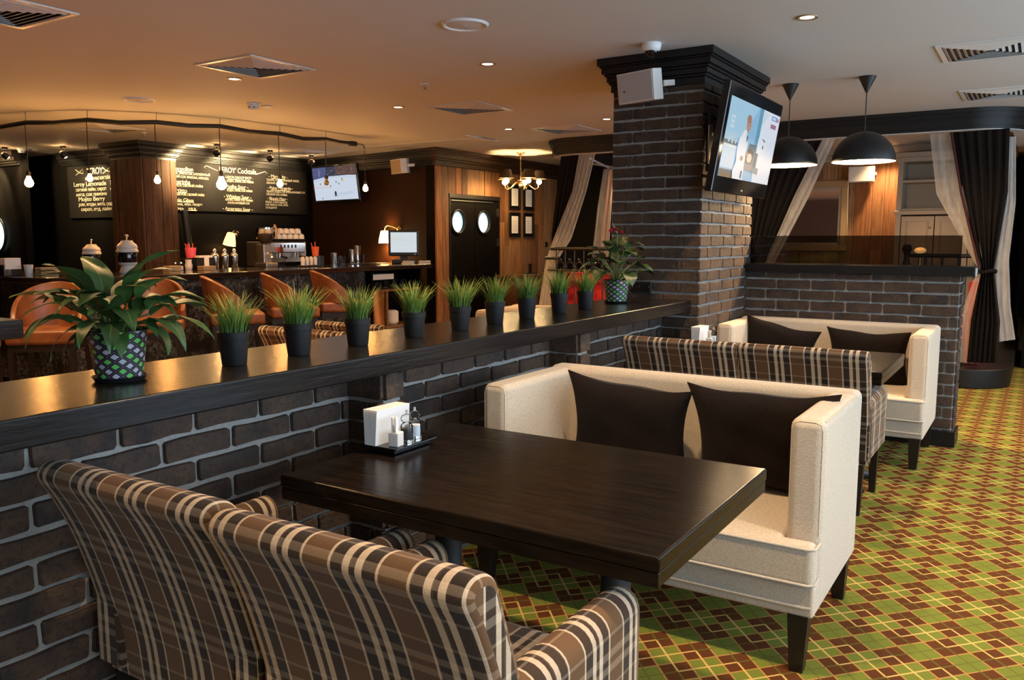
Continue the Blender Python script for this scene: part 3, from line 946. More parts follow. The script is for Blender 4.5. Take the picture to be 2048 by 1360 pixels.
# ---------------------------------------------------------------- tables
def make_table():
    t = thing('dining_table', '', 'table', group='dark wooden dining tables')
    hx, hy = .428, .605
    tp = rob('tabletop', MB().box(-hx, hx, -hy, hy, .712, .75), .007, MT['table'], t, 3)
    rob('apron_edge', MB().box(-hx+.003, hx-.003, -hy+.003, hy-.003, .676, .7118), .003, MT['table'], t, 2)
    for y in (-.30, .30):
        pr = [(.085,.06),(.06,.075),(.047,.10),(.047,.26),(.058,.275),(.050,.29),(.060,.305),(.047,.32),(.043,.50),(.040,.60),(.055,.615),(.046,.63),(.060,.65),(.060,.672)]
        ob('column', MB().lathe(pr, 20, (0,y,0)), MT['iron'], t, 40)
        fb = MB()
        for a in range(4):
            an = R(45+90*a)
            fb.tube([(0,y,.07),(.10*math.cos(an),y+.10*math.sin(an),.06),(.20*math.cos(an),y+.20*math.sin(an),.035),(.275*math.cos(an),y+.275*math.sin(an),.02)], [.04,.034,.028,.02], 8)
        ob('foot', fb, MT['iron'], t, 60)
    return t
tbl = make_table()
tbl.location = (2.086, 1.274, 0)
tbl['label'] = 'large dark wooden dining table in the foreground with a napkin caddy'
dup(tbl, (5.13, 1.275, 0), 0, 'dark wooden dining table in front of the far sofa')
# high table end at the left edge, beyond the shelf
ht = thing('high_table', 'grey-edged dark slab of a high table at the far left edge', 'table', (2.0, 4.7, 0))
rob('tabletop', MB().box(-.9, .28, -.2, .25, .93, 1.03), .006, MT['shelf'], ht)
for x in (-.6, .1): ob('leg', MB().box(x-.04, x+.04, -.05, .03, 0, .93), MT['iron'], ht)

# ---------------------------------------------------------------- table caddies
def make_caddy():
    t = thing('table_caddy', '', 'caddy', group='black table caddies')
    rob('tray', MB().box(-.108, .108, -.07, .07, .018, .026), .003, MT['gloss'], t)
    rob('tray_base', MB().box(-.092, .092, -.05, .05, 0, .018), .004, MT['gloss'], t)
    return t
def make_napkins(loc, rz, label):
    t = thing('napkin_stack', label, 'napkins', loc, rz, 'paper napkin stacks')
    for k in range(9):
        y = -.022+.0052*k
        ln = (k-4)*.0016
        vs = [(-.085, y, 0), (.085, y, 0), (.085, y+ln, .115), (-.082, y+ln, .117), (-.085, y+.0042, 0), (.085, y+.0042, 0), (.085, y+.0042+ln, .115), (-.082, y+.0042+ln, .117)]
        ob('napkin', MB().add(vs, [(0,3,2,1),(4,5,6,7),(0,1,5,4),(1,2,6,5),(2,3,7,6),(3,0,4,7)]), MT['paper'], t)
def make_picks(loc, label):
    t = thing('toothpick_holder', label, 'holder', loc, R(8), 'toothpick holders')
    rob('cup', MB().box(-.019, .019, -.019, .019, 0, .048), .004, MT['ceramic'], t)
    pk = MB()
    for k in range(7):
        x, y = random.uniform(-.011,.011), random.uniform(-.011,.011)
        pk.add([(x-.006,y,.047),(x+.006,y,.047),(x+.006,y+.001,.095),(x-.006,y+.001,.095)], [(0,1,2,3)])
    for k, (x, y) in enumerate([(-.01,-.008),(.0,-.004),(.009,.004),(-.004,.009)]):
        ob('pick_sleeve', MB().box(x-.006, x+.006, y-.002, y+.002, .04, .095), MT['paper'], t)
def make_shaker(loc, fill, label, group):
    t = thing('spice_mill', label, 'mill', loc, 0, group)
    ob('body', MB().lathe([(.001,.002),(.020,.002),(.021,.006),(.021,.055),(.018,.060),(.012,.066),(.019,.074),(.020,.082),(.015,.090),(.006,.094),(.001,.095)], 20), MT['glass'], t, 40)
    ob('contents', MB().lathe([(.001,.007),(.0175,.007),(.0175,.046),(.001,.046)], 16), MT[fill], t, 40)
    ob('finial', MB().lathe([(.001,.094),(.004,.094),(.004,.107),(.001,.107)], 10), MT['steel'], t, 40)
    ob('foot_ring', MB().lathe([(.0215,0),(.0225,.001),(.0225,.008),(.0215,.009)], 20), MT['steel'], t, 40)
cd = make_caddy(); cd.location = (2.105, 1.783, .7505)
cd['label'] = 'black tray caddy on the front table by the divider wall'
dup(cd, (5.16, 1.79, .7505), 0, 'black tray caddy on the far table beside the pillar')
make_napkins((2.08, 1.822, .7765), 0, 'white paper napkins standing in the front table caddy')
make_picks((2.035, 1.745, .7765), 'white square toothpick holder in the front table caddy')
make_shaker((2.098, 1.752, .7765), 'pepper', 'clear mill filled with black pepper in the front caddy', 'clear mills')
make_shaker((2.158, 1.765, .7765), 'salt', 'clear mill filled with white salt in the front caddy', 'clear mills')
make_napkins((5.135, 1.828, .7765), 0, 'white paper napkins showing above the tartan chair backs on the far table')
make_picks((5.10, 1.752, .7765), 'white toothpick holder in the far table caddy')
make_shaker((5.215, 1.765, .7765), 'salt', 'clear salt mill in the far table caddy', 'clear mills')

# ---------------------------------------------------------------- plants on the shelf
SZ = 1.0355
def grass_mesh(seed, n=170):
    rr = random.Random(seed)
    m = MB()
    for k in range(n):
        a = rr.uniform(0, 2*math.pi); r0 = .044*math.sqrt(rr.random())
        an = a+rr.uniform(-.6,.6)
        H = rr.uniform(.085, .165); lean = (r0/.044)*rr.uniform(.25,.75)*H*.9+rr.uniform(0,.02)
        wd = rr.uniform(.0016,.003)
        bx, by = r0*math.cos(a), r0*math.sin(a)
        dx, dy = math.cos(an), math.sin(an)
        px, py = -math.sin(a+rr.uniform(-1,1)), math.cos(a)
        vs = []; fs = []; uv = []
        ns = 5
        curl = rr.uniform(1.3, 2.4)
        for s in range(ns+1):
            q = s/ns
            off = lean*q**curl; z = H*q-lean*.25*q**3
            ww = wd*(1-q**1.5)+.0002
            vs += [(bx+dx*off-px*ww, by+dy*off-py*ww, .098+z), (bx+dx*off+px*ww, by+dy*off+py*ww, .098+z)]
        for s in range(ns):
            fs.append((2*s, 2*s+1, 2*s+3, 2*s+2)); uv.append([(0,s/ns),(1,s/ns),(1,(s+1)/ns),(0,(s+1)/ns)])
        m.add(vs, fs, uv)
    return m.mesh('grass_blades')
pot_me = MB().lathe([(.001,0),(.038,0),(.040,.004),(.0475,.088),(.0505,.089),(.052,.112),(.049,.112),(.047,.090),(.001,.090)], 28).mesh('pot')
pot_me.materials.append(MT['potblack']); shade(pot_me, 35)
soil_me = MB().lathe([(.001,.095),(.0475,.095)], 20, cap=False).mesh('soil'); soil_me.materials.append(MT['soil'])
gms = [grass_mesh(k) for k in range(3)]
for g in gms: g.materials.append(MT['grass'])
GR = [(1.80,2.237),(2.083,2.236),(2.396,2.241),(2.73,2.231),(3.057,2.226),(3.375,2.247),(3.689,2.255),(4.058,2.268),(4.365,2.264)]
ORD = ['first','second','third','fourth','fifth','sixth','seventh','eighth','ninth']
for k, (x, y) in enumerate(GR):
    t = thing('potted_grass', '%s pot of green grass on the shelf counting from the tall leafy plant' % ORD[k].capitalize(), 'potted grass', (x, y, SZ), k*1.3, 'grass pots on the shelf')
    link('pot', pot_me, None, t)
    link('soil', soil_me, None, t)
    g = link('grass_blades', gms[k % 3], None, t, rot=(0,0,k*.9)); g['kind'] = 'stuff'
    t.scale = (1, 1, random.uniform(.96,1.06))

def leaf_mesh(L, Wd, droop, seed, base='lance', cup=.15):
    rr = random.Random(seed)
    nu, nv = 6, 14
    def fn(u, v):
        if base == 'lance': wv = (math.sin(math.pi*min(1,v**.72))**.9)*(1-.15*v)
        else: wv = max(0, math.sin(math.pi*min(1, .18+.82*v)))**.8 if v > .0 else .5
        x = (u-.5)*Wd*wv
        ang = droop*v
        y = L*(math.sin(ang)/droop if abs(droop) > .01 else v)
        z = -L*((1-math.cos(ang))/droop if abs(droop) > .01 else 0)
        z += cup*abs(u-.5)*2*Wd*wv*.8+.006*math.sin(v*9+seed+u*4)
        return (x, y, z)
    me = MB().grid(fn, nu, nv).mesh('leaf')
    shade(me, 80)
    return me
def plant_leaf(t, me, base, az, el, stemL, roll=0, mat=None):
    """leaf on a curved stem from base; az heading, el elevation of the stem in degrees"""
    a, e = R(az), R(el)
    d = Vector((math.cos(a)*math.cos(e), math.sin(a)*math.cos(e), math.sin(e)))
    b = Vector(base); tip = b+d*stemL
    mid = b+d*stemL*.5+Vector((0,0,.02))
    o = bpy.data.objects.new('leaf', me); COL.objects.link(o); o.parent = t
    q = d.to_track_quat('Y', 'Z')
    o.rotation_mode = 'QUATERNION'
    from mathutils import Quaternion
    o.rotation_quaternion = q @ Quaternion((0,1,0), R(roll))
    o.location = tip
    s = ob('stem', MB().tube([b, mid, tip], [.0035,.003,.0025], 6), MT['stem'], t, 60)
    return o
def argyle_pot(t, rb, rt, h):
    seg = 40; m = MB(); vs = []; fs = []; uv = []
    for j, (r, z) in enumerate([(rb,.004),(rt,h)]):
        for k in range(seg+1):
            a = 2*math.pi*k/seg; vs.append((r*math.cos(a), r*math.sin(a), z))
    for k in range(seg):
        fs.append((k, k+1, seg+1+k+1, seg+1+k)); uv.append([(k/seg,0),((k+1)/seg,0),((k+1)/seg,1),(k/seg,1)])
    m.add(vs, fs, uv)
    ob('pot', m, MT['argylepot'], t, 60)
    ob('rim', MB().lathe([(rt,h-.001),(rt+.002,h),(rt-.002,h+.002),(rt-.006,h-.02),(.001,h-.022)], 40, cap=False), MT['soil'], t, 40)
    ob('saucer', MB().lathe([(.001,0),(rb+.004,0),(rb+.014,.014),(rb+.011,.014),(rb+.002,.004),(.001,.004)], 36), MT['potblack'], t, 40)
# peace lily
pl = thing('peace_lily', 'large leafy green plant in a green and grey argyle pot on the shelf', 'potted plant', (1.423, 2.285, SZ))
argyle_pot(pl, .063, .084, .150)
LM = [leaf_mesh(.19,.085,1.5,1), leaf_mesh(.17,.075,2.0,2), leaf_mesh(.20,.085,1.1,3), leaf_mesh(.14,.065,2.3,4), leaf_mesh(.12,.055,1.6,5)]
for q in LM: q.materials.append(MT['leaf'])
# headings are in world degrees; the image's right is about -58, its left about 122, towards the camera about 212
spec = [(122,42,.17,2,0),(128,25,.15,0,10),(118,60,.15,1,0),(140,48,.14,2,-10),(100,70,.17,0,0),(150,20,.10,1,0),(165,45,.13,0,0),
        (-58,48,.15,1,0),(-50,34,.17,2,0),(-64,62,.17,0,0),(-75,25,.14,1,0),(-40,58,.15,3,0),(-85,50,.13,0,0),(-60,15,.12,3,0),(-30,40,.13,2,0),
        (212,55,.12,0,0),(200,35,.11,3,0),(230,30,.11,3,0),(222,65,.13,1,0),(250,45,.12,1,0),(180,62,.14,3,0),(185,18,.09,4,0),(245,12,.09,4,0),
        (35,60,.15,0,0),(60,45,.15,1,0),(10,50,.14,1,0),(80,80,.19,2,0),(300,75,.19,0,0),(135,8,.09,4,0),(270,30,.10,4,0),(205,78,.15,4,0),(20,80,.17,1,0),
        (110,35,.20,2,0),(135,62,.20,0,0),(-55,70,.22,2,0),(-45,20,.17,0,0),(170,30,.15,1,0),(-70,40,.19,2,0),(150,66,.17,0,0),(215,45,.08,2,0),(240,60,.10,0,0),(195,66,.17,2,0),(-100,60,.15,0,0)]
for az, el, sl, k, ro in spec:
    plant_leaf(pl, LM[k], (random.uniform(-.025,.025), random.uniform(-.025,.025), .128), az, min(el,66), sl*.72, ro)
# anthurium by the pillar
an = thing('anthurium', 'red-flowered plant in a dark argyle pot on the shelf against the pillar', 'potted plant', (4.93, 2.33, SZ))
argyle_pot(an, .066, .083, .150)
AM = [leaf_mesh(.13,.10,1.3,11,'heart'), leaf_mesh(.11,.085,1.8,12,'heart'), leaf_mesh(.14,.10,2.1,13,'heart')]
for q in AM: q.materials.append(MT['leaf2'])
for i in range(22):
    az = i*137.5; el = 78-i*3.0
    plant_leaf(an, AM[i % 3], (0,0,.13), az, max(el,22), .235-.004*i, 0)
ob('flower_stem', MB().tube([(0,0,.13),(.004,-.004,.32),(.0,.0,.455)], .0032, 6), MT['stem'], an, 60)
fo = link('spathe', leaf_mesh(.10,.085,.6,21,'heart',.3), MT['spathe'], an, loc=(-.03,.04,.462), rot=(R(8),0,R(215)))
ob('spadix', MB().tube([(0,0,.455),(-.01,.01,.475),(-.02,.015,.50)], [.005,.005,.003], 8), MT['cardboard'], an, 60)
lb = link('leaf', leaf_mesh(.075,.05,.6,31,'lance',.4), MT['bud'] if 'bud' in MT else MT['grassbud'] if 'grassbud' in MT else MT['stem'], an, loc=(.02,-.03,.30), rot=(R(55),0,R(120)))
# ================================================================ screens and speakers
def picture(name, w_, h_, polys, parent, loc, mat=None):
    """flat lit picture in the x-z plane, facing -y; polys = [(rgb, [(u,v)...])]"""
    me = bpy.data.meshes.new(name); vs = []; fs = []; cols = []
    for k, (c, pts) in enumerate(polys):
        n = len(vs)
        vs += [(u*w_-w_/2, -.0003*k, v*h_) for u, v in pts]
        fs.append(tuple(range(n, n+len(pts))))
        cols += [c]*len(pts)
    me.from_pydata(vs, [], fs)
    ca = me.color_attributes.new('Col', 'FLOAT_COLOR', 'CORNER')
    for i, c in enumerate(cols): ca.data[i].color = (*c, 1)
    return link(name, me, mat or MT['screen'], parent, loc=loc)
def disc(cx_, cy_, rx, ry, n=20): return [(cx_+rx*math.cos(2*math.pi*k/n), cy_+ry*math.sin(2*math.pi*k/n)) for k in range(n)]
def rc(x0, x1, y0, y1): return [(x0,y0),(x1,y0),(x1,y1),(x0,y1)]

tv = thing('wall_television', 'large flat television tilted out from the brick pillar', 'television', (5.80, 1.80, 1.75))
tv.rotation_euler = (R(9.2), 0, 0)
TW, TH = 1.222, .692
rob('casing', MB().box(-TW/2, TW/2, 0, .05, 0, TH), .008, MT['gloss'], tv, 2)
rob('rear_cover', MB().box(-TW*.36, TW*.36, .05, .085, .12, TH-.12), .012, MT['black'], tv, 2)
wht, lgt, blu, sky = (.85,.93,1.05), (.62,.82,1.0), (.16,.42,.68), (.32,.60,.86)
P = [(sky, rc(0,1,0,1)), ((.45,.72,.92), [(0,1),(0,.45),(.30,.55),(.55,1)]), (lgt, rc(.0,.24,.12,.42)), ((.75,.9,1), rc(.0,.24,.38,.42)), ((.10,.16,.2), rc(0,.24,.42,.47)),
     ((.55,.75,.85), disc(.08,.5,.02,.06)), ((.55,.75,.85), disc(.14,.5,.02,.07)), ((.5,.7,.8), disc(.2,.49,.02,.05)),
     ((.05,.10,.14), rc(0,.30,0,.10)), ((.12,.09,.05), rc(.02,.30,0,.045)), ((.15,.40,.58), rc(.56,.63,.2,1)), (wht, [(.63,0),(1,0),(1,1),(.63,1)]), ((.72,.85,.97), [(.63,.75),(.75,.95),(.63,1)]),
     ((.90,.97,1.05), [(.62,.4),(.78,.45),(.80,.62),(.70,.66),(.62,.6)]), ((.10,.14,.18), [(.68,.62),(.76,.60),(.76,.57)]), ((.08,.12,.2), disc(.735,.50,.012,.03)),
     ((.06,.16,.24), [(.42,.22),(.60,.22),(.60,.50),(.46,.50)]), ((.02,.03,.04), disc(.50,.335,.075,.10)), ((.75,.68,.6), disc(.50,.31,.05,.065)), ((.30,.28,.30), [(.40,.15),(.72,.11),(.72,.20),(.40,.22)]), ((.04,.10,.16), rc(.615,.66,.20,.40)), ((.08,.30,.45), rc(.58,.67,.13,.2)),
     ((.9,.96,1.05), [(.24,0),(.22,.10),(.26,.22),(.24,.36),(.25,.52),(.31,.64),(.35,.66),(.39,.60),(.42,.48),(.41,.36),(.42,.22),(.43,.0)]), ((.78,.86,.95), [(.36,.63),(.39,.60),(.41,.48),(.38,.40)]), ((.05,.06,.12), [(.37,.61),(.40,.57),(.395,.50),(.38,.52)]),
     ((.60,.34,.24), disc(.375,.735,.045,.095)), ((.45,.25,.18), disc(.365,.80,.043,.055)), ((.55,.30,.22), [(.355,.67),(.385,.66),(.39,.62),(.365,.62)]), ((.06,.04,.04), rc(.385,.402,.725,.732)), ((.50,.28,.2), disc(.345,.28,.028,.035)), ((.50,.28,.2), disc(.43,.36,.02,.03)),
     ((.08,.12,.2), rc(.37,.40,.02,.12)), ((.10,.25,.75), rc(.80,.92,.90,.96)), ((.65,.8,1), rc(.81,.90,.91,.95)), ((.75,.08,.12), rc(.925,.95,.90,.95)), ((.42,.20,.36), rc(.80,.92,.79,.85)), ((.72,.12,.2), [(.955,.08),(.965,.16),(.97,.08)]),
     ((.7,.85,.95), rc(.03,.10,.68,.72)), ((.7,.85,.95), rc(.03,.10,.74,.78)), ((.7,.85,.95), rc(.03,.10,.62,.66))]
picture('screen', 1.13, .50, P, tv, (.012, -.001, .105))
ob('logo', MB().box(-.02, .02, -.0015, 0, .028, .040), MT['brushed'], tv)
# tilting bracket between pillar and set
ob('bracket_arm', MB().box(-.33, -.315, .06, .142, .20, .52).box(-.33, -.315, .04, .13, .40, .44), MT['iron'], tv)
br = thing('television_bracket', 'grey steel wall bracket behind the pillar television', 'bracket', (5.47, 1.935, 1.95))
rob('wall_rail', MB().box(-.02, .02, -.02, -.001, -.05, .33).box(.55, .59, -.02, -.001, -.05, .33), .003, MT['iron'], br)
hk = MB().prism([(-.035,0),(.0,0),(.0,.10),(.035,.14),(.06,.20),(.03,.26),(-.035,.25)], -.012, -.004)
ob('hook_plate', hk, MT['brushed'], br, loc=(0,-.03,0), rot=(R(90),0,0))
ob('bolt', MB().lathe([(.001,0),(.014,0),(.014,.012),(.001,.012)], 8), MT['steel'], br, loc=(0,-.032,.19), rot=(R(90),0,0))

def speaker(loc, rz, tilt, label, face, s=1.0):
    t = thing('wall_speaker', label, 'speaker', loc, rz, 'white wall speakers')
    t.rotation_euler = (0, tilt, rz)
    # local: front looks to +x; width along y
    w2, h2 = .155*s, .098*s
    pts = [(.0,-w2),(.085*s,-w2),(.09*s,-w2+.005),(.09*s,w2-.005),(.085*s,w2),(.0,w2),(-.075*s,w2*.55),(-.075*s,-w2*.55)]
    rob('cabinet', MB().prism(pts, -h2, h2), .012*s, MT['offwhite'], t, 3)
    rob('grille', MB().box(.088*s, .0935*s, -w2+.012, w2-.012, -h2+.012, h2-.012), .004, face, t, 2)
    ob('badge', MB().lathe([(.001,0),(.008,0),(.008,.002),(.001,.002)], 12), MT['brushed'], t, loc=(.094*s,-.09*s,-.02*s), rot=(0,R(90),0))
    for q in (1, -1): ob('yoke', MB().box(-.05, .0, q*(w2+.012)-.004, q*(w2+.012)+.004, -.018, .018).box(-.11, -.05, q*(w2*.55+.03)-.004, q*(w2+.012)+.004, -.018, .018), MT['offwhite'], t)
    return t
MT['beigegrille'] = plain('beige_speaker_grille', (.50,.40,.31), .7)
speaker((5.245, 2.30, 2.455), R(164), R(9), 'white speaker mounted high on the brick pillar under the dome camera', MT['grille'])
speaker((9.02, 7.55, 2.45), R(158), R(6), 'white speaker at the corner between the bar wall and the plank wall', MT['beigegrille'], 1.0)
speaker((12.2, 2.13, 2.325), R(184), R(6), 'white speaker on the booth wall beside the cabinet', MT['offwhite'], 1.05)

# small hockey television by the bar
bt = thing('bar_television', 'small television showing an ice hockey game beside the chalkboard', 'television', (9.22, 8.98, 2.0), R(-99.5))
bt.rotation_euler = (R(7), 0, R(-99.5))
rob('casing', MB().box(-.56, .56, 0, .05, 0, .55), .01, MT['gloss'], bt)
G = [((.80,.90,1.05), rc(0,1,0,1)), ((.05,.06,.10), rc(0,1,.72,1)), ((.10,.12,.30), [(0,.64),(.35,.72),(.35,1),(0,1)]), ((.72,.82,1.0), [(0,.60),(.4,.72),(1,.66),(1,.62),(.4,.68),(0,.56)]), ((.14,.08,.07), [(.55,.75),(1,.70),(1,1),(.55,1)]),
     ((.92,.75,.82), [(0,.42),(.4,.40),(.4,.36),(0,.38)]), ((.70,.82,1), [(.55,.12),(.9,.16),(.9,.25),(.55,.2)]), ((.9,.75,.3), rc(.66,.73,.55,.60))]
for x, y in ((.16,.50),(.36,.50),(.54,.54),(.60,.48),(.68,.62),(.40,.42),(.18,.06)): G.append(((.04,.04,.08), disc(x, y, .010, .030, 8)))
G += [((.05,.05,.08), disc(.5,.20,.025,.07,10)), ((.05,.05,.08), [(.48,.16),(.47,.10),(.485,.10),(.50,.15),(.52,.10),(.535,.10),(.52,.17)]), ((.9,.9,.9), rc(.16,.165,.72,.95))]
for k in range(60): G.append(((random.uniform(.1,.5),random.uniform(.1,.4),random.uniform(.1,.4)), disc(random.uniform(.02,.98), random.uniform(.76,.98), .008, .012, 6)))
picture('screen', 1.06, .49, G, bt, (0, -.001, .035))
ob('wall_arm', MB().box(-.04, .04, .05, .22, .2, .3), MT['black'], bt)

# ================================================================ ceiling fittings
def make_vent():
    t = thing('ceiling_vent', '', 'vent', group='square ceiling vents')
    h = .30
    f = MB()
    f.box(-h, h, -h, -h+.03, -.008, 0); f.box(-h, h, h-.03, h, -.008, 0); f.box(-h, -h+.03, -h+.03, h-.03, -.008, 0); f.box(h-.03, h, -h+.03, h-.03, -.008, 0)
    ob('frame', f, MT['offwhite'], t)
    ob('backing', MB().box(-h+.03, h-.03, -h+.03, h-.03, -.0015, -.0005), MT['matblack'], t)
    for k in range(7):
        a, b = .262-k*.036, .262-k*.036-.017
        vs = []
        for r, z in ((a,-.003),(b,-.010),(b,-.0125),(a,-.0055)):
            vs += [(-r,-r,z),(r,-r,z),(r,r,z),(-r,r,z)]
        fs = []
        for q in range(4):
            for s in range(4):
                s2 = (s+1) % 4; q2 = (q+1) % 4
                fs.append((q*4+s, q*4+s2, q2*4+s2, q2*4+s))
        ob('louvre', MB().add(vs, fs), MT['offwhite'], t)
    return t
v = make_vent()
v.location = (4.235, 4.90, CEIL-.0005); v['label'] = 'square louvred ceiling vent above the bar stools, largest in the view'
for loc, lab in (((2.44, 4.88), 'square ceiling vent cropped by the upper left corner'), ((6.62, 4.69), 'square ceiling vent between the smoke detector and the pillar'), ((8.47, 4.66), 'square ceiling vent next to the left end of the booth pelmet'),
                 ((5.60, 9.0), 'square ceiling vent above the left end of the bar, behind the hanging cable'), ((6.45, .37), 'square ceiling vent at the upper right edge, nearer of two'), ((8.39, .38), 'square ceiling vent above the curtain pelmet at the right edge'), ((8.6, 9.0), 'square ceiling vent above the chalkboard spotlights')):
    dup(v, (*loc, CEIL-.0005), 0, lab)
dif = thing('slot_diffuser', 'long white slot diffuser in the ceiling above the bar end', 'vent', (8.72, 6.85, CEIL))
ob('frame', MB().box(-.15, .15, -.95, .95, -.006, 0), MT['offwhite'], dif)
for k in range(3): ob('slot', MB().box(-.10+k*.075, -.07+k*.075, -.9, .9, -.0075, -.005), MT['grille'], dif)
tag(ob('ceiling_strip', MB().box(8.30, 8.96, 5.90, 5.935, CEIL-.012, CEIL), MT['white']), 'thin white strip on the ceiling beside the slot diffuser', 'strip')

def downlight(x, y, label, e=120, ang=100, show=True, col=(1.0,.70,.40), bl=.6):
    t = thing('downlight', label, 'downlight', (x, y, CEIL), 0, 'recessed ceiling downlights')
    ob('trim_ring', MB().lathe([(.038,-.001),(.045,-.006),(.058,-.007),(.062,-.001)], 24, cap=False), MT['gold'], t, 40)
    ob('lamp', MB().lathe([(.001,-.002),(.039,-.002)], 20, cap=False), MT['downlamp'], t)
    light('downlight_beam', 'SPOT', (x, y, CEIL-.02), e, col, rot=(0,0,0), spot_size=R(ang), spot_blend=bl, shadow_soft_size=.05)
DL = [(5.05,3.42,'recessed downlight midway between the round speaker and the pillar'),(4.98,1.20,'recessed downlight in the ceiling at the upper right, alone on grey'),(4.45,5.40,'recessed downlight touching the largest ceiling vent'),
      (6.21,5.23,'recessed downlight left of the second ceiling vent'),(8.10,5.20,'small recessed downlight left of the vent by the booth'),(7.98,3.91,'small recessed downlight just left of the pillar crown'),(12.0,1.80,'recessed downlight inside the booth right of the pendant lamp')]
for x, y, l in DL: downlight(x, y, l, e=150 if abs(y-1.2) < .01 else (70 if abs(y-3.42) < .01 else 140), col=(1.0,.57,.25) if y > 3 else (1.0,.66,.35))
for x, y in ((2.35,1.15),(2.35,-.7),(4.98,-.7),(7.5,-.7),(10.0,-.9),(.3,.1)): downlight(x, y, 'recessed ceiling downlight outside the view')
for x, y in ((2.3,3.5),(2.4,5.5),(.3,5.5),(.3,3.5),(-1.6,4.5),(1.2,7.6)): downlight(x, y, 'unseen ceiling downlight added on the bar side to warm the ceiling', 150, 120, col=(1.0,.57,.25))  # out-of-view lamps added for warm bounce onto the bar-side ceiling

def round_speaker(x, y, label):
    t = thing('ceiling_speaker', label, 'speaker', (x, y, CEIL), 0, 'round ceiling speakers')
    ob('ring', MB().lathe([(.112,0),(.118,-.010),(.128,-.012),(.138,-.004),(.14,0)], 40, cap=False), MT['white'], t, 40)
    ob('grille', MB().lathe([(.001,-.008),(.10,-.007),(.113,-.004)], 36, cap=False), MT['offwhite'], t, 40)
    ob('badge', MB().box(-.01,.01,-.004,.004,-.0105,-.008), MT['grille'], t)
round_speaker(4.074, 2.916, 'round white ceiling speaker at the top centre')
round_speaker(4.634, 6.91, 'round white ceiling speaker over the left bar stools')
def smoke(x, y, label, g='smoke detectors'):
    t = thing('smoke_detector', label, 'detector', (x, y, CEIL), 0, g)
    ob('base', MB().lathe([(.06,0),(.06,-.012),(.052,-.016)], 24, cap=False), MT['white'], t, 40)
    ob('head', MB().lathe([(.052,-.016),(.046,-.045),(.034,-.056),(.001,-.058)], 24, cap=False), MT['white'], t, 40)
    for k in range(6): ob('vent_slot', MB().box(.040,.049,-.006,.006,-.042,-.030), MT['black'], t, rot=(0,0,R(60*k)))
    rob('junction_plate', MB().box(.12,.2,-.04,.04,-.012,0), .004, MT['white'], t)
smoke(5.34, 6.23, 'white smoke detector on the ceiling right of the round speaker')
smoke(6.22, 12.0, 'white smoke detector far left above the hanging bulbs')
def sprinkler(x, y, label):
    t = thing('sprinkler', label, 'sprinkler', (x, y, CEIL), 0, 'ceiling sprinklers')
    ob('rosette', MB().lathe([(.036,0),(.030,-.008),(.012,-.010)], 20, cap=False), MT['offwhite'], t, 40)
    ob('head', MB().lathe([(.008,-.010),(.008,-.03),(.012,-.034),(.004,-.045),(.018,-.048),(.018,-.050),(.001,-.051)], 14, cap=False), MT['brushed'], t, 40)
sprinkler(5.41, 4.275, 'small sprinkler head in the middle of the ceiling')
sprinkler(6.06, 8.97, 'small sprinkler head above the wooden post')
dc = thing('dome_camera', 'white dome security camera on the ceiling above the pillar speaker', 'camera', (5.10, 2.19, CEIL))
ob('housing', MB().lathe([(.062,0),(.064,-.010),(.060,-.035),(.048,-.048),(.044,-.050)], 28, cap=False), MT['white'], dc, 40)
ob('dome', MB().lathe([(.044,-.049),(.040,-.066),(.028,-.080),(.012,-.087),(.001,-.088)], 24, cap=False), MT['gloss'], dc, 60)

# ---------------------------------------------------------------- dome pendants behind the low wall
def pendant(x, y, label):
    t = thing('dome_pendant', label, 'pendant lamp', (x, y, 0), 0, 'black dome pendants')
    ob('ceiling_cone', MB().lathe([(.062,CEIL),(.064,CEIL-.004),(.006,CEIL-.125),(.001,CEIL-.126)], 28, cap=False), MT['matblack'], t, 40)
    ob('cord', MB().tube([(0,0,CEIL-.12),(0,0,2.27)], .004, 8), MT['black'], t, 60)
    n = 14
    pr = [(.232*math.cos(R(90*k/n)), 2.045+.232*math.sin(R(90*k/n))) for k in range(n+1)]
    ob('dome', MB().lathe(pr, 40, cap=False), MT['matblack'], t, 40)
    pi = [(.228*math.cos(R(90*k/n)), 2.046+.228*math.sin(R(90*k/n))) for k in range(n+1)]
    ob('dome_lining', MB().lathe([(.232,2.045)]+pi, 40, cap=False), MT['domeinside'], t, 40)
    ob('bulb', MB().ball((0,0,2.11), .04), MT['bulbbig'], t, 60)
    light('pendant_glow', 'POINT', (x, y, 2.06), 85, (1.0,.66,.33), shadow_soft_size=.04)
pendant(7.02, 1.80, 'black dome pendant lamp partly behind the pillar television')
pendant(7.005, 1.218, 'black dome pendant lamp hanging in the open beside the television')

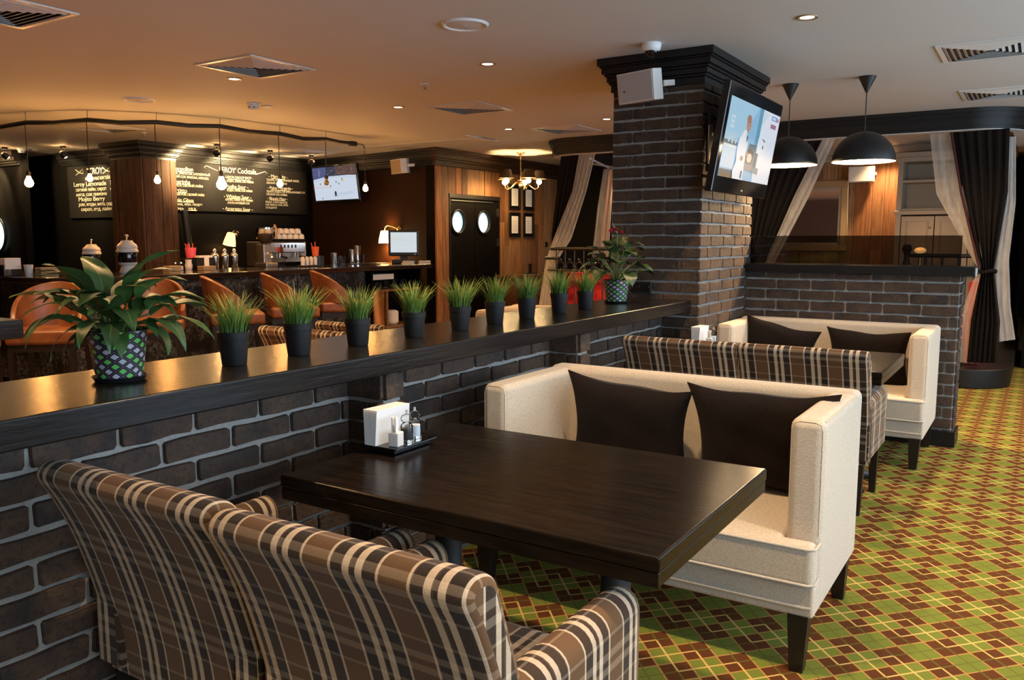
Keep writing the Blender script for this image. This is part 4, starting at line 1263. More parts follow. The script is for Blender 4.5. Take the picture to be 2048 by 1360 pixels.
# ---------------------------------------------------------------- chandelier by the door
ch = thing('chandelier', 'small brass chandelier with dark shades in front of the double door', 'chandelier', (10.37, 6.45, 0))
ob('canopy', MB().lathe([(.001,CEIL),(.06,CEIL),(.05,CEIL-.02),(.02,CEIL-.035),(.001,CEIL-.036)], 20, cap=False), MT['brass'], ch, 40)
ob('chain', MB().lathe([(.008,2.66),(.014,2.62),(.008,2.58),(.015,2.54),(.009,2.50),(.016,2.46),(.010,2.42),(.008,2.25)], 12), MT['brass'], ch, 40)
ob('hub', MB().lathe([(.001,2.17),(.018,2.18),(.03,2.21),(.018,2.25),(.012,2.29),(.001,2.30)], 16, cap=False), MT['brass'], ch, 40)
for k in range(5):
    a = R(72*k+20); c, s = math.cos(a), math.sin(a); rr_ = .27
    ar = ob('arm', MB().tube([(0.02*c,.02*s,2.25),(.08*c,.08*s,2.27),(.15*c,.15*s,2.20),(.21*c,.21*s,2.165),(.26*c,.26*s,2.19),(rr_*c,rr_*s,2.25)], .009, 8), MT['brass'], ch, 60)
    ob('shade', MB().lathe([(.105,2.315),(.062,2.435)], 24, (rr_*c,rr_*s,0), cap=False), MT['darkshade'] if 'darkshade' in MT else MT['crown_brown'], ch, 60)
    ob('bulb', MB().ball((rr_*c,rr_*s,2.275), .038), MT['bulbbig'], ch, 60)
    light('chandelier_glow', 'POINT', (10.37+rr_*c, 6.45+rr_*s, 2.34), 12, (1.0,.62,.26), shadow_soft_size=.03)

# ---------------------------------------------------------------- hanging bulbs over the bar
cab = thing('bulb_cable', 'thick black cable looping along the ceiling above the bar', 'cable', (0,0,0))
CP = [(4.40,8.95,2.56),(4.467,8.5,2.585),(4.58,8.2,2.575),(4.739,7.9,2.598),(4.95,7.7,2.582),(5.212,7.5,2.602),(5.48,7.36,2.588),(5.773,7.25,2.608),(6.1,7.19,2.585),(6.486,7.15,2.60),(6.80,7.12,2.575),(7.134,7.1,2.603),(7.35,7.1,2.59),(7.575,7.1,2.596)]
ob('cable_run', MB().tube(CP, .022, 8), MT['matblack'], cab, 60)
for i in (1,3,5,7,9,11): ob('hanger', MB().tube([(CP[i][0],CP[i][1],CP[i][2]), (CP[i][0],CP[i][1],CEIL)], .0025, 6), MT['matblack'], cab, 60)
rob('junction_box', MB().box(7.53,7.63,7.07,7.13,2.565,2.62), .006, MT['matblack'], cab)
ob('tail_wire', MB().tube([(7.6,7.1,2.595),(7.72,7.1,2.60),(7.77,7.1,2.59),(7.787,7.1,2.55)], .006, 6), MT['matblack'], cab, 60)
def bulb(x, y, zt, zb, r, mat, label, e):
    t = thing('hanging_bulb', label, 'light bulb', (x, y, 0), 0, 'bare bulbs over the bar')
    ob('cord', MB().tube([(0,0,zt-.024),(0,0,zb+2.6*r)], .0045, 6), MT['matblack'], t, 60)
    ob('socket', MB().lathe([(.008,zb+r*2.9),(.022,zb+r*2.6),(.022,zb+r*1.75),(.018,zb+r*1.6)], 14), MT['matblack'], t, 40)
    ob('glass', MB().lathe([(.001,zb-r),(r*.5,zb-r*.87),(r*.87,zb-r*.5),(r,zb),(r*.87,zb+r*.5),(r*.55,zb+r*1.1),(r*.42,zb+r*1.6)], 16, cap=False), mat, t, 60)
    if e: light('bulb_glow', 'POINT', (x, y, zb-r-.045), e*1.9, (1.0,.44,.12), shadow_soft_size=.03)
MT['bulboff'] = plain('unlit_bulb_glass', (.55,.40,.22), .1, trans=.6)
for (x, y, zt, zb, r, mt, e, l) in [(4.457,8.5,2.585,2.0,.042,'bulb',5,'glowing bare bulb hanging farthest to the left'),(4.727,7.9,2.598,2.035,.030,'bulb',3.5,'small glowing bare bulb in front of the small chalkboard'),(5.19,7.5,2.602,2.03,.032,'bulb',3.5,'glowing bare bulb hanging in front of the wooden post'),
                               (5.762,7.25,2.608,2.01,.052,'bulbbig',7,'large bright bare bulb in front of the cocktail chalkboard'),(6.462,7.15,2.60,2.05,.034,'bulb',4,'glowing bare bulb in front of the right column of the chalkboard'),(7.124,7.1,2.603,2.10,.030,'bulboff',0,'unlit bare bulb hanging in front of the hockey television'),(7.787,7.1,2.55,2.065,.034,'bulb',4,'glowing bare bulb right of the hockey television')]:
    bulb(x, y, zt, zb, r, MT[mt], l, e)

# ---------------------------------------------------------------- track spots for the boards
def spot(x, y, aim, label, e, g='black track spotlights'):
    t = thing('track_spotlight', label, 'spotlight', (x, y, CEIL), 0, g)
    ob('mount', MB().lathe([(.001,0),(.035,0),(.035,-.03),(.001,-.031)], 16, cap=False), MT['matblack'], t, 40)
    ob('stem', MB().tube([(0,0,-.03),(0,0,-.09)], .008, 8), MT['matblack'], t, 60)
    d = (Vector(aim)-Vector((x, y, CEIL-.11))).normalized()
    q = d.to_track_quat('-Z', 'Y').to_euler()
    ob('head', MB().lathe([(.020,.05),(.040,.03),(.046,-.03),(.042,-.03),(.034,-.015),(.001,-.014)], 18, cap=False), MT['matblack'], t, 40, loc=(0,0,-.11), rot=q)
    ob('lamp', MB().ball((0,0,-.026), .030), MT['lampface'], t, 60, loc=(0,0,-.11), rot=q)
    p_ = Vector((x,y,CEIL-.11))+d*.062
    light('spot_beam', 'SPOT', p_, e, (1.0,.72,.36), aim=aim, spot_size=R(95), spot_blend=.5, shadow_soft_size=.04)
    light('spot_spill', 'POINT', (x, y, CEIL-.07), 4.0, (1.0,.52,.2), shadow_soft_size=.03)
for x, l in ((7.30,'spotlight above the left half of the chalkboard'),(8.20,'spotlight above the right half of the chalkboard'),(8.98,'spotlight next to the hockey television')):
    spot(x, 9.25, (x-.05, 9.93, 2.36), l, 110 if x < 8.9 else 35)
for x, y, l in ((6.35,11.2,'spotlight just left of the wooden post'),(6.0,12.0,'bright spotlight in the far left row, second from the post'),(5.95,12.7,'small spotlight in the far left row, behind the bright one'),(5.7,13.1,'spotlight in the far left row, fourth from the post'),(5.5,14.0,'spotlight at the far left end of the row')):
    spot(x, y, (6.9, y+.1, 2.0) if y < 12.1 else (6.3, y+.2, 2.1), l, 60)
# ================================================================ chalkboards
def text(parent, s, x, z, size, y, right=None, axis='x', name='lettering', mat=None):
    c = bpy.data.curves.new(name, 'FONT'); c.body = s; c.size = size; c.extrude = .0008
    c.space_character = .95; c.shear = random.uniform(-.05,.12); c.offset = .0
    o = bpy.data.objects.new(name, c); COL.objects.link(o); o.parent = parent
    c.materials.append(mat or MT['chalk'])
    bpy.context.view_layer.update()
    me = bpy.data.meshes.new_from_object(o)
    bpy.data.objects.remove(o); 
    o = bpy.data.objects.new(name, me); COL.objects.link(o); o.parent = parent
    if not me.materials: me.materials.append(mat or MT['chalk'])
    xs_ = [v_.co.x for v_ in me.vertices]; wd = max(xs_)-min(xs_)
    if right is not None and wd > 0: o.scale = ((abs(right-x))/wd, 1, 1)
    if axis == 'x': o.location = (x, y, z); o.rotation_euler = (R(90), random.uniform(-.02,.01), 0)
    else: o.location = (y, x, z); o.rotation_euler = (R(90), 0, R(-90))
    return o
BYF = 9.918
cb = thing('cocktail_chalkboard', 'wide black chalkboard with handwritten cocktail menu behind the bar', 'chalkboard', (0,0,0))
rob('board', MB().box(7.03, 9.52, BYF+.002, 9.949, 1.835, 2.50), .003, MT['chalkboard'], cb)
L = [('Cosmopolitan',7.005,7.417,2.372,.095),('ВОДКА, ТРИПЛ-СЕК, КЛЮКВЕННЫЙ',7.04,7.69,2.322,.05),('СВЕЖИЙ СОК ЛИМОНА, КЛЮКВА',7.04,7.665,2.280,.05),('Caiperinha',7.02,7.358,2.205,.09),('КАШАСА, СВЕЖИЙ ЛАЙМ',7.04,7.565,2.158,.05),('Mortitto',7.02,7.302,2.086,.09),('ТЕМНЫЙ РОМ, СВЕЖИЙ ЛАЙМ',7.04,7.58,2.040,.05),('Apple Glass',7.03,7.407,1.962,.08),('Виски, ябл. пюре',7.05,7.537,1.908,.06),('Имбирь',7.06,7.24,1.850,.055),('MILK',7.32,7.444,1.850,.055),
     ("LEROY' Cocktails",7.85,8.505,2.405,.12),('- LEMON DROOP SHOT -',7.933,8.442,2.318,.06),('ВОДКА, ЛАЙМ, СОК ЛАЙМА',7.971,8.454,2.268,.048),('- Vodka Sour -',7.90,8.35,2.188,.075),('ВОДКА, ЛАЙМ, СОК ЛАЙМА',7.971,8.43,2.135,.048),('- Whiskey Sour -',7.912,8.40,2.045,.08),('ВИСКИ, ЛАЙМ, СОК ЛАЙМА',7.937,8.427,2.002,.048),('АПЕЛЬСИНОВЫЙ СОК',7.969,8.37,1.958,.048),('- Amaretto Sour -',7.883,8.421,1.872,.075),
     ('- Margarita -',8.74,9.118,2.378,.08),('ТЕКИЛА, АПЕЛЬСИНОВЫЙ ЛИКЕР,',8.70,9.356,2.326,.048),('СВЕЖИЙ СОК ЛАЙМА',8.698,9.10,2.282,.048),('- Pelon Margarita -',8.717,9.222,2.205,.075),('ТЕКИЛА, ВОДКА, СОК АПЕЛЬСИНОВЫЙ, СОК',8.692,9.472,2.152,.048),('СВЕЖИЙ СОК ЛАЙМА',8.69,9.10,2.112,.048),('- Bloody Mary -',8.702,9.104,2.050,.07),('ВОДКА, ТОМАТНЫЙ СОК',8.67,9.10,1.998,.045),('СОК ЛИМОНА, СОЛЬ, ПЕРЕЦ',8.668,9.11,1.955,.045),('СЕЛЬДЕРЕЙ',8.666,8.88,1.912,.045)]
for s, x0, x1, z, sz in L:
    text(cb, s, x0, z-sz*.08, sz*.86, BYF, x1)
for x0, x1, z in ((7.04,7.42,2.352),(7.04,7.36,2.186),(7.04,7.30,2.068),(7.05,7.41,1.948),(7.31,7.45,1.836),(8.0,8.39,2.300),(7.98,8.30,2.168),(7.98,8.33,2.028),(7.95,8.36,1.852),(8.80,9.06,2.356),(8.78,9.16,2.186),(8.76,9.05,2.034)):
    ob('underline', MB().box(x0, x1, BYF-.001, BYF+.002, z, z+.008), MT['chalk'], cb)
def ribbon(parent, cx_, z, s, y):
    p = [(cx_+s*.10, y, z-.03), (cx_, y, z), (cx_-s*.08, y, z+.025), (cx_-s*.12, y, z+.005), (cx_-s*.08, y, z-.012), (cx_, y, z+.005), (cx_+s*.10, y, z+.04)]
    ob('ribbon_drawing', MB().tube(p, .006, 6), MT['chalk'], parent)
ribbon(cb, 7.72, 2.44, 1, BYF); ribbon(cb, 8.60, 2.43, -1, BYF)
c2 = thing('small_chalkboard', 'narrow chalkboard with handwriting left of the wooden post', 'chalkboard', (0,0,0))
rob('board', MB().box(6.87, 6.899, 10.45, 12.05, 1.75, 2.49), .003, MT['chalkboard'], c2)
for s, y0, y1, z, sz in (("'LEROY'",11.55,11.15,2.36,.13),('ФИРМЕННЫЕ КОКТЕЙЛИ',11.6,10.95,2.28,.06),('Leroy Lemonade',11.9,11.1,2.20,.09),('свежий лайм, сироп',11.85,11.1,2.13,.07),('мята, сок лимона',11.85,11.1,2.06,.07),('Mojito Berry',11.8,11.15,1.99,.085),('ром, ягоды, мята, содовая',11.8,10.8,1.92,.07),('сироп, лед, лайм',11.75,11.0,1.85,.07),('Tea Time',11.0,10.75,2.2,.08),('чай, мед',11.0,10.75,2.12,.07)):
    text(c2, s, y0, z, sz, 6.868, y1, 'y')
for q in (11.72, 11.05): 
    ob('ribbon_drawing', MB().tube([(6.867,q+.1,2.36),(6.867,q,2.40),(6.867,q-.08,2.44),(6.867,q-.08,2.38),(6.867,q,2.39),(6.867,q+.1,2.44)], .007, 6), MT['chalk'], c2)

# ================================================================ bar counter
BT = 1.12
outer = [(8.62,6.90)]+[(8.80+.14*math.sin(R(a)), 7.04-.14*math.cos(R(a))) for a in (0,30,60,90)]+[(8.94,7.9)]
inner = [(4.55,7.95)]
lft = [(3.78+.62-.62*math.sin(R(a)), 6.88+.62-.62*math.cos(R(a))) for a in (0,15,30,45,60,75,90)]
poly = outer+[(4.62,7.9),(4.62,10.0)]+[(3.78,10.0)]+lft[::-1]
poly = poly
bar = thing('bar_counter', 'long dark bar counter with lacquered top and patchy silvery front', 'bar', (0,0,0))
rob('counter_top', MB().prism(poly, BT-.055, BT), .012, MT['bartop'], bar, 3)
x = 4.40
while x < 7.80:
    w_ = min(.57, 7.84-x)
    rob('front_panel', MB().box(x+.004, x+w_-.004, 7.16, 7.19, .12, BT-.056), .004, MT['foil'], bar)
    x += w_
for k in range(6):
    a0, a1 = R(15*k), R(15*(k+1))
    c0 = Vector((4.40,7.50)); r_ = .345
    p0 = c0+Vector((-math.sin(a0), -math.cos(a0)))*r_; p1 = c0+Vector((-math.sin(a1), -math.cos(a1)))*r_
    n_ = (p0+p1)/2-c0; n_ = -n_.normalized()*.03
    ob('front_panel', MB().prism([(p0.x,p0.y),(p1.x,p1.y),(p1.x+n_.x,p1.y+n_.y),(p0.x+n_.x,p0.y+n_.y)], .12, BT-.056), MT['foil'], bar)
ob('front_panel', MB().box(4.055, 4.085, 7.50, 9.9, .12, BT-.056), MT['foil'], bar)
ob('carcass', MB().box(4.42, 7.84, 7.19, 7.5, .0, BT-.056).box(4.09, 4.4, 7.5, 9.9, 0, BT-.056), MT['walldark'], bar)
ob('kick_board', MB().box(4.40, 8.85, 7.17, 7.2, 0, .12), MT['black'], bar)
rob('foot_rail', MB().tube([(4.4,7.02,.2),(7.84,7.02,.2)], .02, 10), .0, MT['brass'], bar) if False else ob('foot_rail', MB().tube([(4.4,7.02,.2),(7.84,7.02,.2)], .02, 10), MT['brass'], bar, 60)
# open end bay with glasses
ob('bay_side', MB().box(7.84, 7.87, 7.08, 7.5, 0, BT-.056), MT['walldark'], bar)
ob('bay_side', MB().box(8.80, 8.84, 7.08, 7.5, 0, BT-.056), MT['walldark'], bar)
ob('bay_back', MB().box(7.87, 8.80, 7.46, 7.5, 0, BT-.056), MT['walldark'], bar)
for z in (.30, .78): ob('bay_shelf', MB().box(7.87, 8.80, 7.08, 7.46, z, z+.025), MT['sideboard'], bar)
ob('bay_divider', MB().box(8.12, 8.15, 7.08, 7.46, .325, .78), MT['sideboard'], bar)
# copper-like bent panel lit in the bay
MT['copper'] = plain('lit_wood_panel', (.55,.24,.07), .25, .6)
pn = MB().grid(lambda u, v: (7.88+.23*u, 7.10+.02*math.sin(u*6.5+v*2.2), .30+.48*v), 16, 6)
ob('copper_panel', pn, MT['copper'], bar, 60)
def tumbler(loc, r, h, mat, label, name='drinking_glass', cat='glass', g='glasses in the bar end bay', r2=None):
    r2 = r2 or r*.85
    o = ob(name, MB().lathe([(.001,0),(r2,0),(r,h),(r-.002,h),(r2-.002,.004),(.001,.004)], 16, loc, cap=False), mat, None, 40)
    return tag(o, label, cat, g)
for k in range(7):
    tumbler((8.20+.085*k, 7.16+.05*(k%2), .806), .032, .11, MT['glass'], '%s clear glass in the right group on the bay shelf at the bar end' % ORD[k])
for k in range(4):
    tumbler((7.92+.055*k, 7.15, .806), .022, .09, MT['glass'], '%s small clear glass in the left group on the bay shelf at the bar end' % ORD[k])
tag(rob('white_box', MB().box(7.95,8.35,7.15,7.35,.93,1.0), .004, MT['paper']), 'white box tucked under the bar top in the end bay', 'box')
tag(rob('dish_stack', MB().lathe([(.06,.326),(.09,.36),(.09,.50),(.06,.52)], 20, (8.35,7.2,0)), .004, MT['ceramic'], None, 1), 'stack of pale dishes on the lower shelf of the bar end bay', 'dishes')

# ---------------------------------------------------------------- things on the bar
def shaker3(loc, label):
    t = thing('cocktail_shaker', label, 'shaker', loc, 0, 'steel cocktail shakers')
    ob('tumbler', MB().lathe([(.001,0),(.034,0),(.036,.004),(.043,.13)], 24, cap=False), MT['steel'], t, 40)
    ob('strainer_top', MB().lathe([(.044,.13),(.044,.136),(.042,.15),(.032,.172),(.022,.182)], 24, cap=False), MT['steel'], t, 40)
    ob('cap', MB().lathe([(.023,.182),(.023,.188),(.020,.21),(.014,.222),(.001,.224)], 20, cap=False), MT['steel'], t, 40)
shaker3((6.02,7.74,BT), 'steel cocktail shaker next to the black napkin holder')
shaker3((6.20,7.80,BT), 'middle one of the three steel cocktail shakers on the bar')
shaker3((6.38,7.86,BT), 'steel cocktail shaker at the right of the row of three')
def urn(loc, s, label):
    t = thing('lidded_jar', label, 'jar', loc, 0, 'white lidded jars')
    pr = [(.001,0),(.085,0),(.095,.02),(.075,.07),(.070,.09),(.095,.11),(.10,.13)]
    ob('foot', MB().lathe([(r*s,z*s) for r,z in pr], 24, cap=False), MT['ceramic'], t, 50)
    ob('drum', MB().lathe([(.098*s,.13*s),(.10*s,.14*s),(.10*s,.235*s),(.098*s,.245*s)], 24, cap=False), MT['gloss'], t, 40)
    ob('lid', MB().lathe([(r*s,z*s) for r,z in [(.115,.245),(.118,.26),(.105,.285),(.112,.30),(.10,.33),(.065,.36),(.060,.375),(.001,.38)]], 24, cap=False), MT['ceramic'], t, 50)
    ob('knob', MB().lathe([(r*s,z*s) for r,z in [(.008,.38),(.008,.405),(.018,.415),(.02,.43),(.012,.445),(.001,.447)]], 14, cap=False), MT['steel'], t, 50)
urn((4.70,7.90,BT), .74, 'white lidded jar with dark middle on the bar, left of the wooden post')
urn((4.72,7.34,BT), .84, 'taller white lidded jar on the bar, partly behind the peace lily')
def straw_cup(loc, mat, label, r, h, n):
    t = thing('straw_cup', label, 'cup', loc, 0, 'cups of straws')
    rob('stand', MB().box(-.09,.09,-.06,.06,0,.12), .004, MT['black'], t)
    ob('cup', MB().lathe([(.001,.12),(r*.78,.12),(r,.12+h),(r-.003,.12+h),(r*.75,.126),(.001,.126)], 22, cap=False), mat, t, 40)
    for k in range(n):
        a = random.uniform(0,6.28); d = r*.5
        ob('straw', MB().tube([(d*math.cos(a)*.4,d*math.sin(a)*.4,.13),(d*1.4*math.cos(a)-.02,d*1.4*math.sin(a),.12+h+random.uniform(.03,.06))], .005, 6), MT['straw'], t, 60)
straw_cup((5.92,8.02,BT), MT['pink'], 'pink cup of red straws on a black stand, left part of the bar', .062, .115, 6)
straw_cup((7.46,7.66,BT), MT['orange'], 'orange cup on a black stand beside the coffee machine', .048, .115, 2)
nh = thing('napkin_dispenser', 'black napkin holder with white napkins left of the shakers', 'napkin holder', (5.84,7.70,BT))
rob('holder', MB().box(-.095,.095,-.05,-.03,0,.13).box(-.095,.095,.03,.05,0,.13).box(-.095,.095,-.03,.03,0,.012).box(-.095,-.06,-.05,.05,0,.13).box(.06,.095,-.05,.05,0,.13), .004, MT['black'], nh)
ob('napkins', MB().box(-.03,.03,-.055,.028,.02,.15).box(-.085,.085,-.045,.028,.128,.152), MT['paper'], nh)
for x, l in ((5.50,'clear salt cellar on the bar by the wooden post, left one of two'),(5.57,'clear salt cellar on the bar by the wooden post, right one of two')):
    t = thing('salt_cellar', l, 'salt cellar', (x,7.72,BT), 0, 'salt cellars')
    ob('jar', MB().lathe([(.001,0),(.026,0),(.026,.055),(.018,.07)], 14, cap=False), MT['glass'], t, 40)
    ob('contents', MB().lathe([(.001,.004),(.022,.004),(.022,.045),(.001,.045)], 12, cap=False), MT['salt'], t, 40)
    ob('cap', MB().lathe([(.019,.07),(.019,.085),(.001,.09)], 12, cap=False), MT['steel'], t, 40)
tag(ob('cream_jug', MB().lathe([(.001,0),(.032,0),(.04,.05),(.03,.08),(.036,.11),(.033,.11),(.026,.08),(.034,.05),(.001,.01)], 18, (5.68,7.74,BT), cap=False), MT['ceramic'], None, 50), 'small white jug beside the salt cellars on the bar', 'jug')
for x, y, w_, h_, l, g in ((5.38,7.60,.15,.055,'tan wooden box on the bar next to the post','tan'),(5.74,7.52,.16,.045,'flat tan box in front of the pink straw cup','tan'),(4.10,7.62,.16,.075,'stack of tan coasters on the left end of the bar','tan')):
    t = thing('tan_box', l, 'box', (x, y, BT), 0, 'tan boxes on the bar')
    for k in range(3): rob('layer', MB().box(-w_/2,w_/2,-.05,.05,k*h_/3+.001,(k+1)*h_/3-.001), .002, MT['cardboard'], t, 1)
tag(ob('white_mug', MB().lathe([(.001,0),(.03,0),(.04,.10),(.036,.10),(.027,.01),(.001,.01)], 18, (3.98,7.70,BT), cap=False), MT['ceramic'], None, 50), 'white cup on the left end of the bar', 'cup')
t = thing('napkin_dispenser', 'white and black napkin holder at the far left end of the bar', 'napkin holder', (3.90,7.86,BT))
rob('holder', MB().box(-.08,.08,-.05,.05,0,.10), .005, MT['black'], t); ob('napkins', MB().box(-.07,.07,-.055,.045,.06,.16), MT['paper'], t)
# coffee grinder and machine
gr = thing('coffee_grinder', 'coffee grinder with clear hopper on the bar', 'grinder', (6.80,7.80,BT))
rob('body', MB().box(-.09,.09,-.10,.10,0,.05).box(-.06,.06,-.03,.10,.05,.27), .008, MT['brushed'], gr)
ob('hopper', MB().lathe([(.05,.27),(.11,.36),(.11,.45),(.105,.45),(.105,.365),(.045,.28)], 22, cap=False), MT['glass'], gr, 40)
ob('beans', MB().lathe([(.001,.275),(.046,.275),(.10,.355),(.10,.39),(.001,.40)], 18, cap=False), MT['coffeebrown'], gr, 40)
ob('hopper_lid', MB().lathe([(.112,.45),(.112,.465),(.001,.468)], 22, cap=False), MT['steel'], gr, 40)
ob('spout', MB().tube([(0,-.03,.16),(0,-.09,.14),(0,-.10,.10)], .018, 8), MT['steel'], gr, 60)
cm = thing('coffee_machine', 'steel espresso machine with cups stacked on top, on the bar', 'coffee machine', (7.30,8.05,BT))
rob('housing', MB().box(-.34,.34,-.05,.30,0,.30), .02, MT['brushed'], cm, 3)
rob('front_plate', MB().box(-.30,.30,-.075,-.05,.16,.29), .01, MT['steel'], cm, 2)
rob('cup_tray', MB().box(-.32,.32,-.06,.28,.302,.33), .006, MT['walldark'], cm)
ob('drip_tray', MB().box(-.32,.32,-.20,-.05,.0,.05), MT['gloss'], cm)
for x in (-.17, .13):
    ob('group_head', MB().lathe([(.001,.10),(.035,.10),(.038,.16),(.001,.165)], 16, (x,-.11,0), cap=False), MT['steel'], cm, 40)
    ob('portafilter_handle', MB().tube([(x,-.12,.12),(x,-.24,.10)], .014, 8), MT['black'], cm, 60)
for k in range(5): ob('button', MB().box(-.12+.06*k,-.10+.06*k,-.079,-.075,.22,.26), MT['black'], cm)
ob('side_tube', MB().tube([(-.33,-.08,.28),(-.35,-.10,.24),(-.35,-.11,.02)], .012, 8), MT['brass'], cm, 60)
def cup(loc, label):
    o = ob('espresso_cup', MB().lathe([(.045,0),(.047,.02),(.040,.055),(.024,.062),(.022,.066),(.001,.066)], 16, loc, cap=False), MT['ceramic'], None, 50)
    tag(o, label, 'cup', 'cups on the coffee machine')
for i in range(7):
    for j in range(2):
        cup((7.02+.095*i, 8.05+.10*j, BT+.3305), '%s upturned white cup from the left, %s row, bottom layer on the coffee machine' % (ORD[i], ('front','rear')[j]))
for i in range(6):
    for j in range(2):
        if i == 1: continue
        cup((7.06+.095*i, 8.05+.10*j, BT+.397), '%s upturned white cup from the left, %s row, top layer on the coffee machine' % (ORD[i if i == 0 else i-1], ('front','rear')[j]))
sb = thing('sauce_bottle', 'tan squeeze bottle standing among the cups on the coffee machine', 'bottle', (7.11,7.985,BT+.331))
ob('body', MB().lathe([(.001,0),(.03,0),(.03,.12),(.025,.13)], 16, cap=False), MT['cardboard'], sb, 40)
ob('nozzle', MB().lathe([(.026,.13),(.024,.14),(.006,.18),(.001,.181)], 14, cap=False), MT['cardboard'], sb, 40)
# steel cups and small ware right of the machine
for i, (x, y, r, h, l) in enumerate(((7.94,7.82,.05,.15,'short steel mixing cup right of the orange straw cup'),(8.32,7.86,.05,.19,'steel mixing cup left of the tallest one'),(8.52,7.95,.052,.24,'tallest steel mixing cup on the bar'))):
    tumbler((x,y,BT), r, h, MT['steel'], l, 'mixing_cup', 'cup', 'steel mixing cups', r*.78)
for x, y, l in ((7.62,7.45,'clear tumbler beside the black straw stand'),(7.78,7.50,'clear tumbler in front of the short steel cup'),(8.66,7.95,'clear glass jug right of the tallest steel cup'),(7.34,7.46,'shot glass with pale drink in front of the coffee machine')):
    tumbler((x,y,BT), .035, .12, MT['glass'], l, 'bar_glass', 'glass', 'glasses on the bar')
cr = thing('spice_rack', 'small black rack of white jars in front of the coffee machine', 'rack', (7.12,7.42,BT))
rob('tray', MB().box(-.14,.14,-.05,.05,0,.02), .004, MT['black'], cr)
for k in range(4): ob('jar', MB().lathe([(.001,.02),(.024,.02),(.024,.10),(.014,.12),(.001,.121)], 14, (-.10+.066*k,0,0), cap=False), MT['ceramic'], cr, 40)
tag(rob('bar_mat', MB().box(8.0,8.7,7.55,7.75,BT+.001,BT+.008), .003, MT['leg']), 'dark rubber bar mat in front of the steel cups', 'mat')
# till
rg = thing('till_terminal', 'black till with a bright white screen at the bar end', 'till', (8.74,7.30,BT), R(-52))
rob('base', MB().box(-.16,.16,-.12,.14,0,.06), .01, MT['black'], rg)
ob('neck', MB().box(-.05,.05,.02,.07,.06,.16), MT['black'], rg)
hd = rob('monitor', MB().box(-.205,.205,-.02,.03,.10,.45), .012, MT['black'], rg)
picture('screen', .35, .27, [((.86,.95,1.0), rc(0,1,0,1)), ((.80,.86,.95), rc(0,1,.60,.63)), ((.92,.88,.80), rc(.02,.5,.66,.72))], rg, (0,-.0215,.15))
ob('power_button', MB().lathe([(.001,0),(.008,0),(.008,.002),(.001,.002)], 10), MT['white'], rg, loc=(.15,-.021,.125), rot=(R(90),0,0))
for x, y, l in ((8.60,7.12,'stack of receipts left of the till'),(8.86,7.05,'stack of papers right of the till at the bar end')):
    t = thing('paper_stack', l, 'papers', (x,y,BT), R(-40), 'papers by the till')
    for k in range(4): ob('sheet', MB().box(-.08+.005*k,.08,-.05,.05-.004*k,k*.011,k*.011+.009), MT['cardboard'] if k % 2 else MT['paper'], t)
# wall lamps
def sconce(loc, rz, mat, label, e, tilt=.0):
    t = thing('wall_lamp', label, 'wall lamp', loc, rz, 'wall lamps')
    ob('rose', MB().lathe([(.001,0),(.05,0),(.045,.02),(.02,.035),(.001,.036)], 18, cap=False), MT['brass'], t, 40, rot=(R(90),0,0))
    ob('arm', MB().tube([(0,-.03,0),(-.06,-.08,.03),(-.13,-.11,.05),(-.18,-.12,.02),(-.19,-.12,-.02)], .010, 8), MT['brass'], t, 60)
    ob('shade', MB().lathe([(.045,-.03),(.055,-.04),(.082,-.16),(.088,-.21)], 24, (-.19,-.12,0), cap=False), mat, t, 50, rot=(0,tilt,0))
    w_ = t
    t.rotation_euler = (0,0,rz)
    bpy.context.view_layer.update()
    p_ = t.matrix_world @ Vector((-.19,-.12,-.16))
    light('wall_lamp_glow', 'POINT', p_, e, (1.0,.55,.20), shadow_soft_size=.08)
sconce((9.32,7.86,1.60), R(-99), MT['shadeglow'], 'bright white glass wall lamp left of the till', 22)
sconce((8.12,9.93,1.52), 0, MT['shadeamber'], 'dim amber wall lamp behind the bar, above the shakers', 1.5, R(14))
# steel hose / column behind the bar
tag(ob('vent_pipe', MB().tube([(7.22,9.8,0),(7.22,9.8,1.30),(7.16,9.8,1.83)], .045, 12), MT['iron'], None, 60), 'dark pipe behind the shakers under the chalkboard', 'pipe')
# tall dry grass plant at the left
dg = thing('tall_grass_plant', 'tall dark grass stems rising behind the leafy plant at the left', 'plant', (4.05,8.6,BT))
ob('vase', MB().lathe([(.001,0),(.07,0),(.08,.12),(.05,.2)], 18, cap=False), MT['black'], dg, 50)
for k in range(14):
    a = random.uniform(0,6.28); l_ = random.uniform(.03,.16)
    ob('blade', MB().tube([(0,0,.15),(l_*.3*math.cos(a),l_*.3*math.sin(a),.4),(l_*math.cos(a),l_*math.sin(a),random.uniform(.6,.85))], [.006,.005,.001], 5), MT['leaf2'], dg, 60)
# round window at the left edge; its pane glows in place of daylight
ph = thing('round_window', 'round pale window in the dark at the left edge', 'window', (6.28,12.93,1.52), R(-90))
ob('pane', MB().lathe([(.001,0),(.25,0)], 32, cap=False), MT['skyglow'], ph, loc=(0,-.02,0), rot=(R(90),0,0))
ob('rim', MB().tube([(.26*math.cos(2*math.pi*k/28),-.02,.26*math.sin(2*math.pi*k/28)) for k in range(28)], .02, 8, True), MT['matblack'], ph, 60)

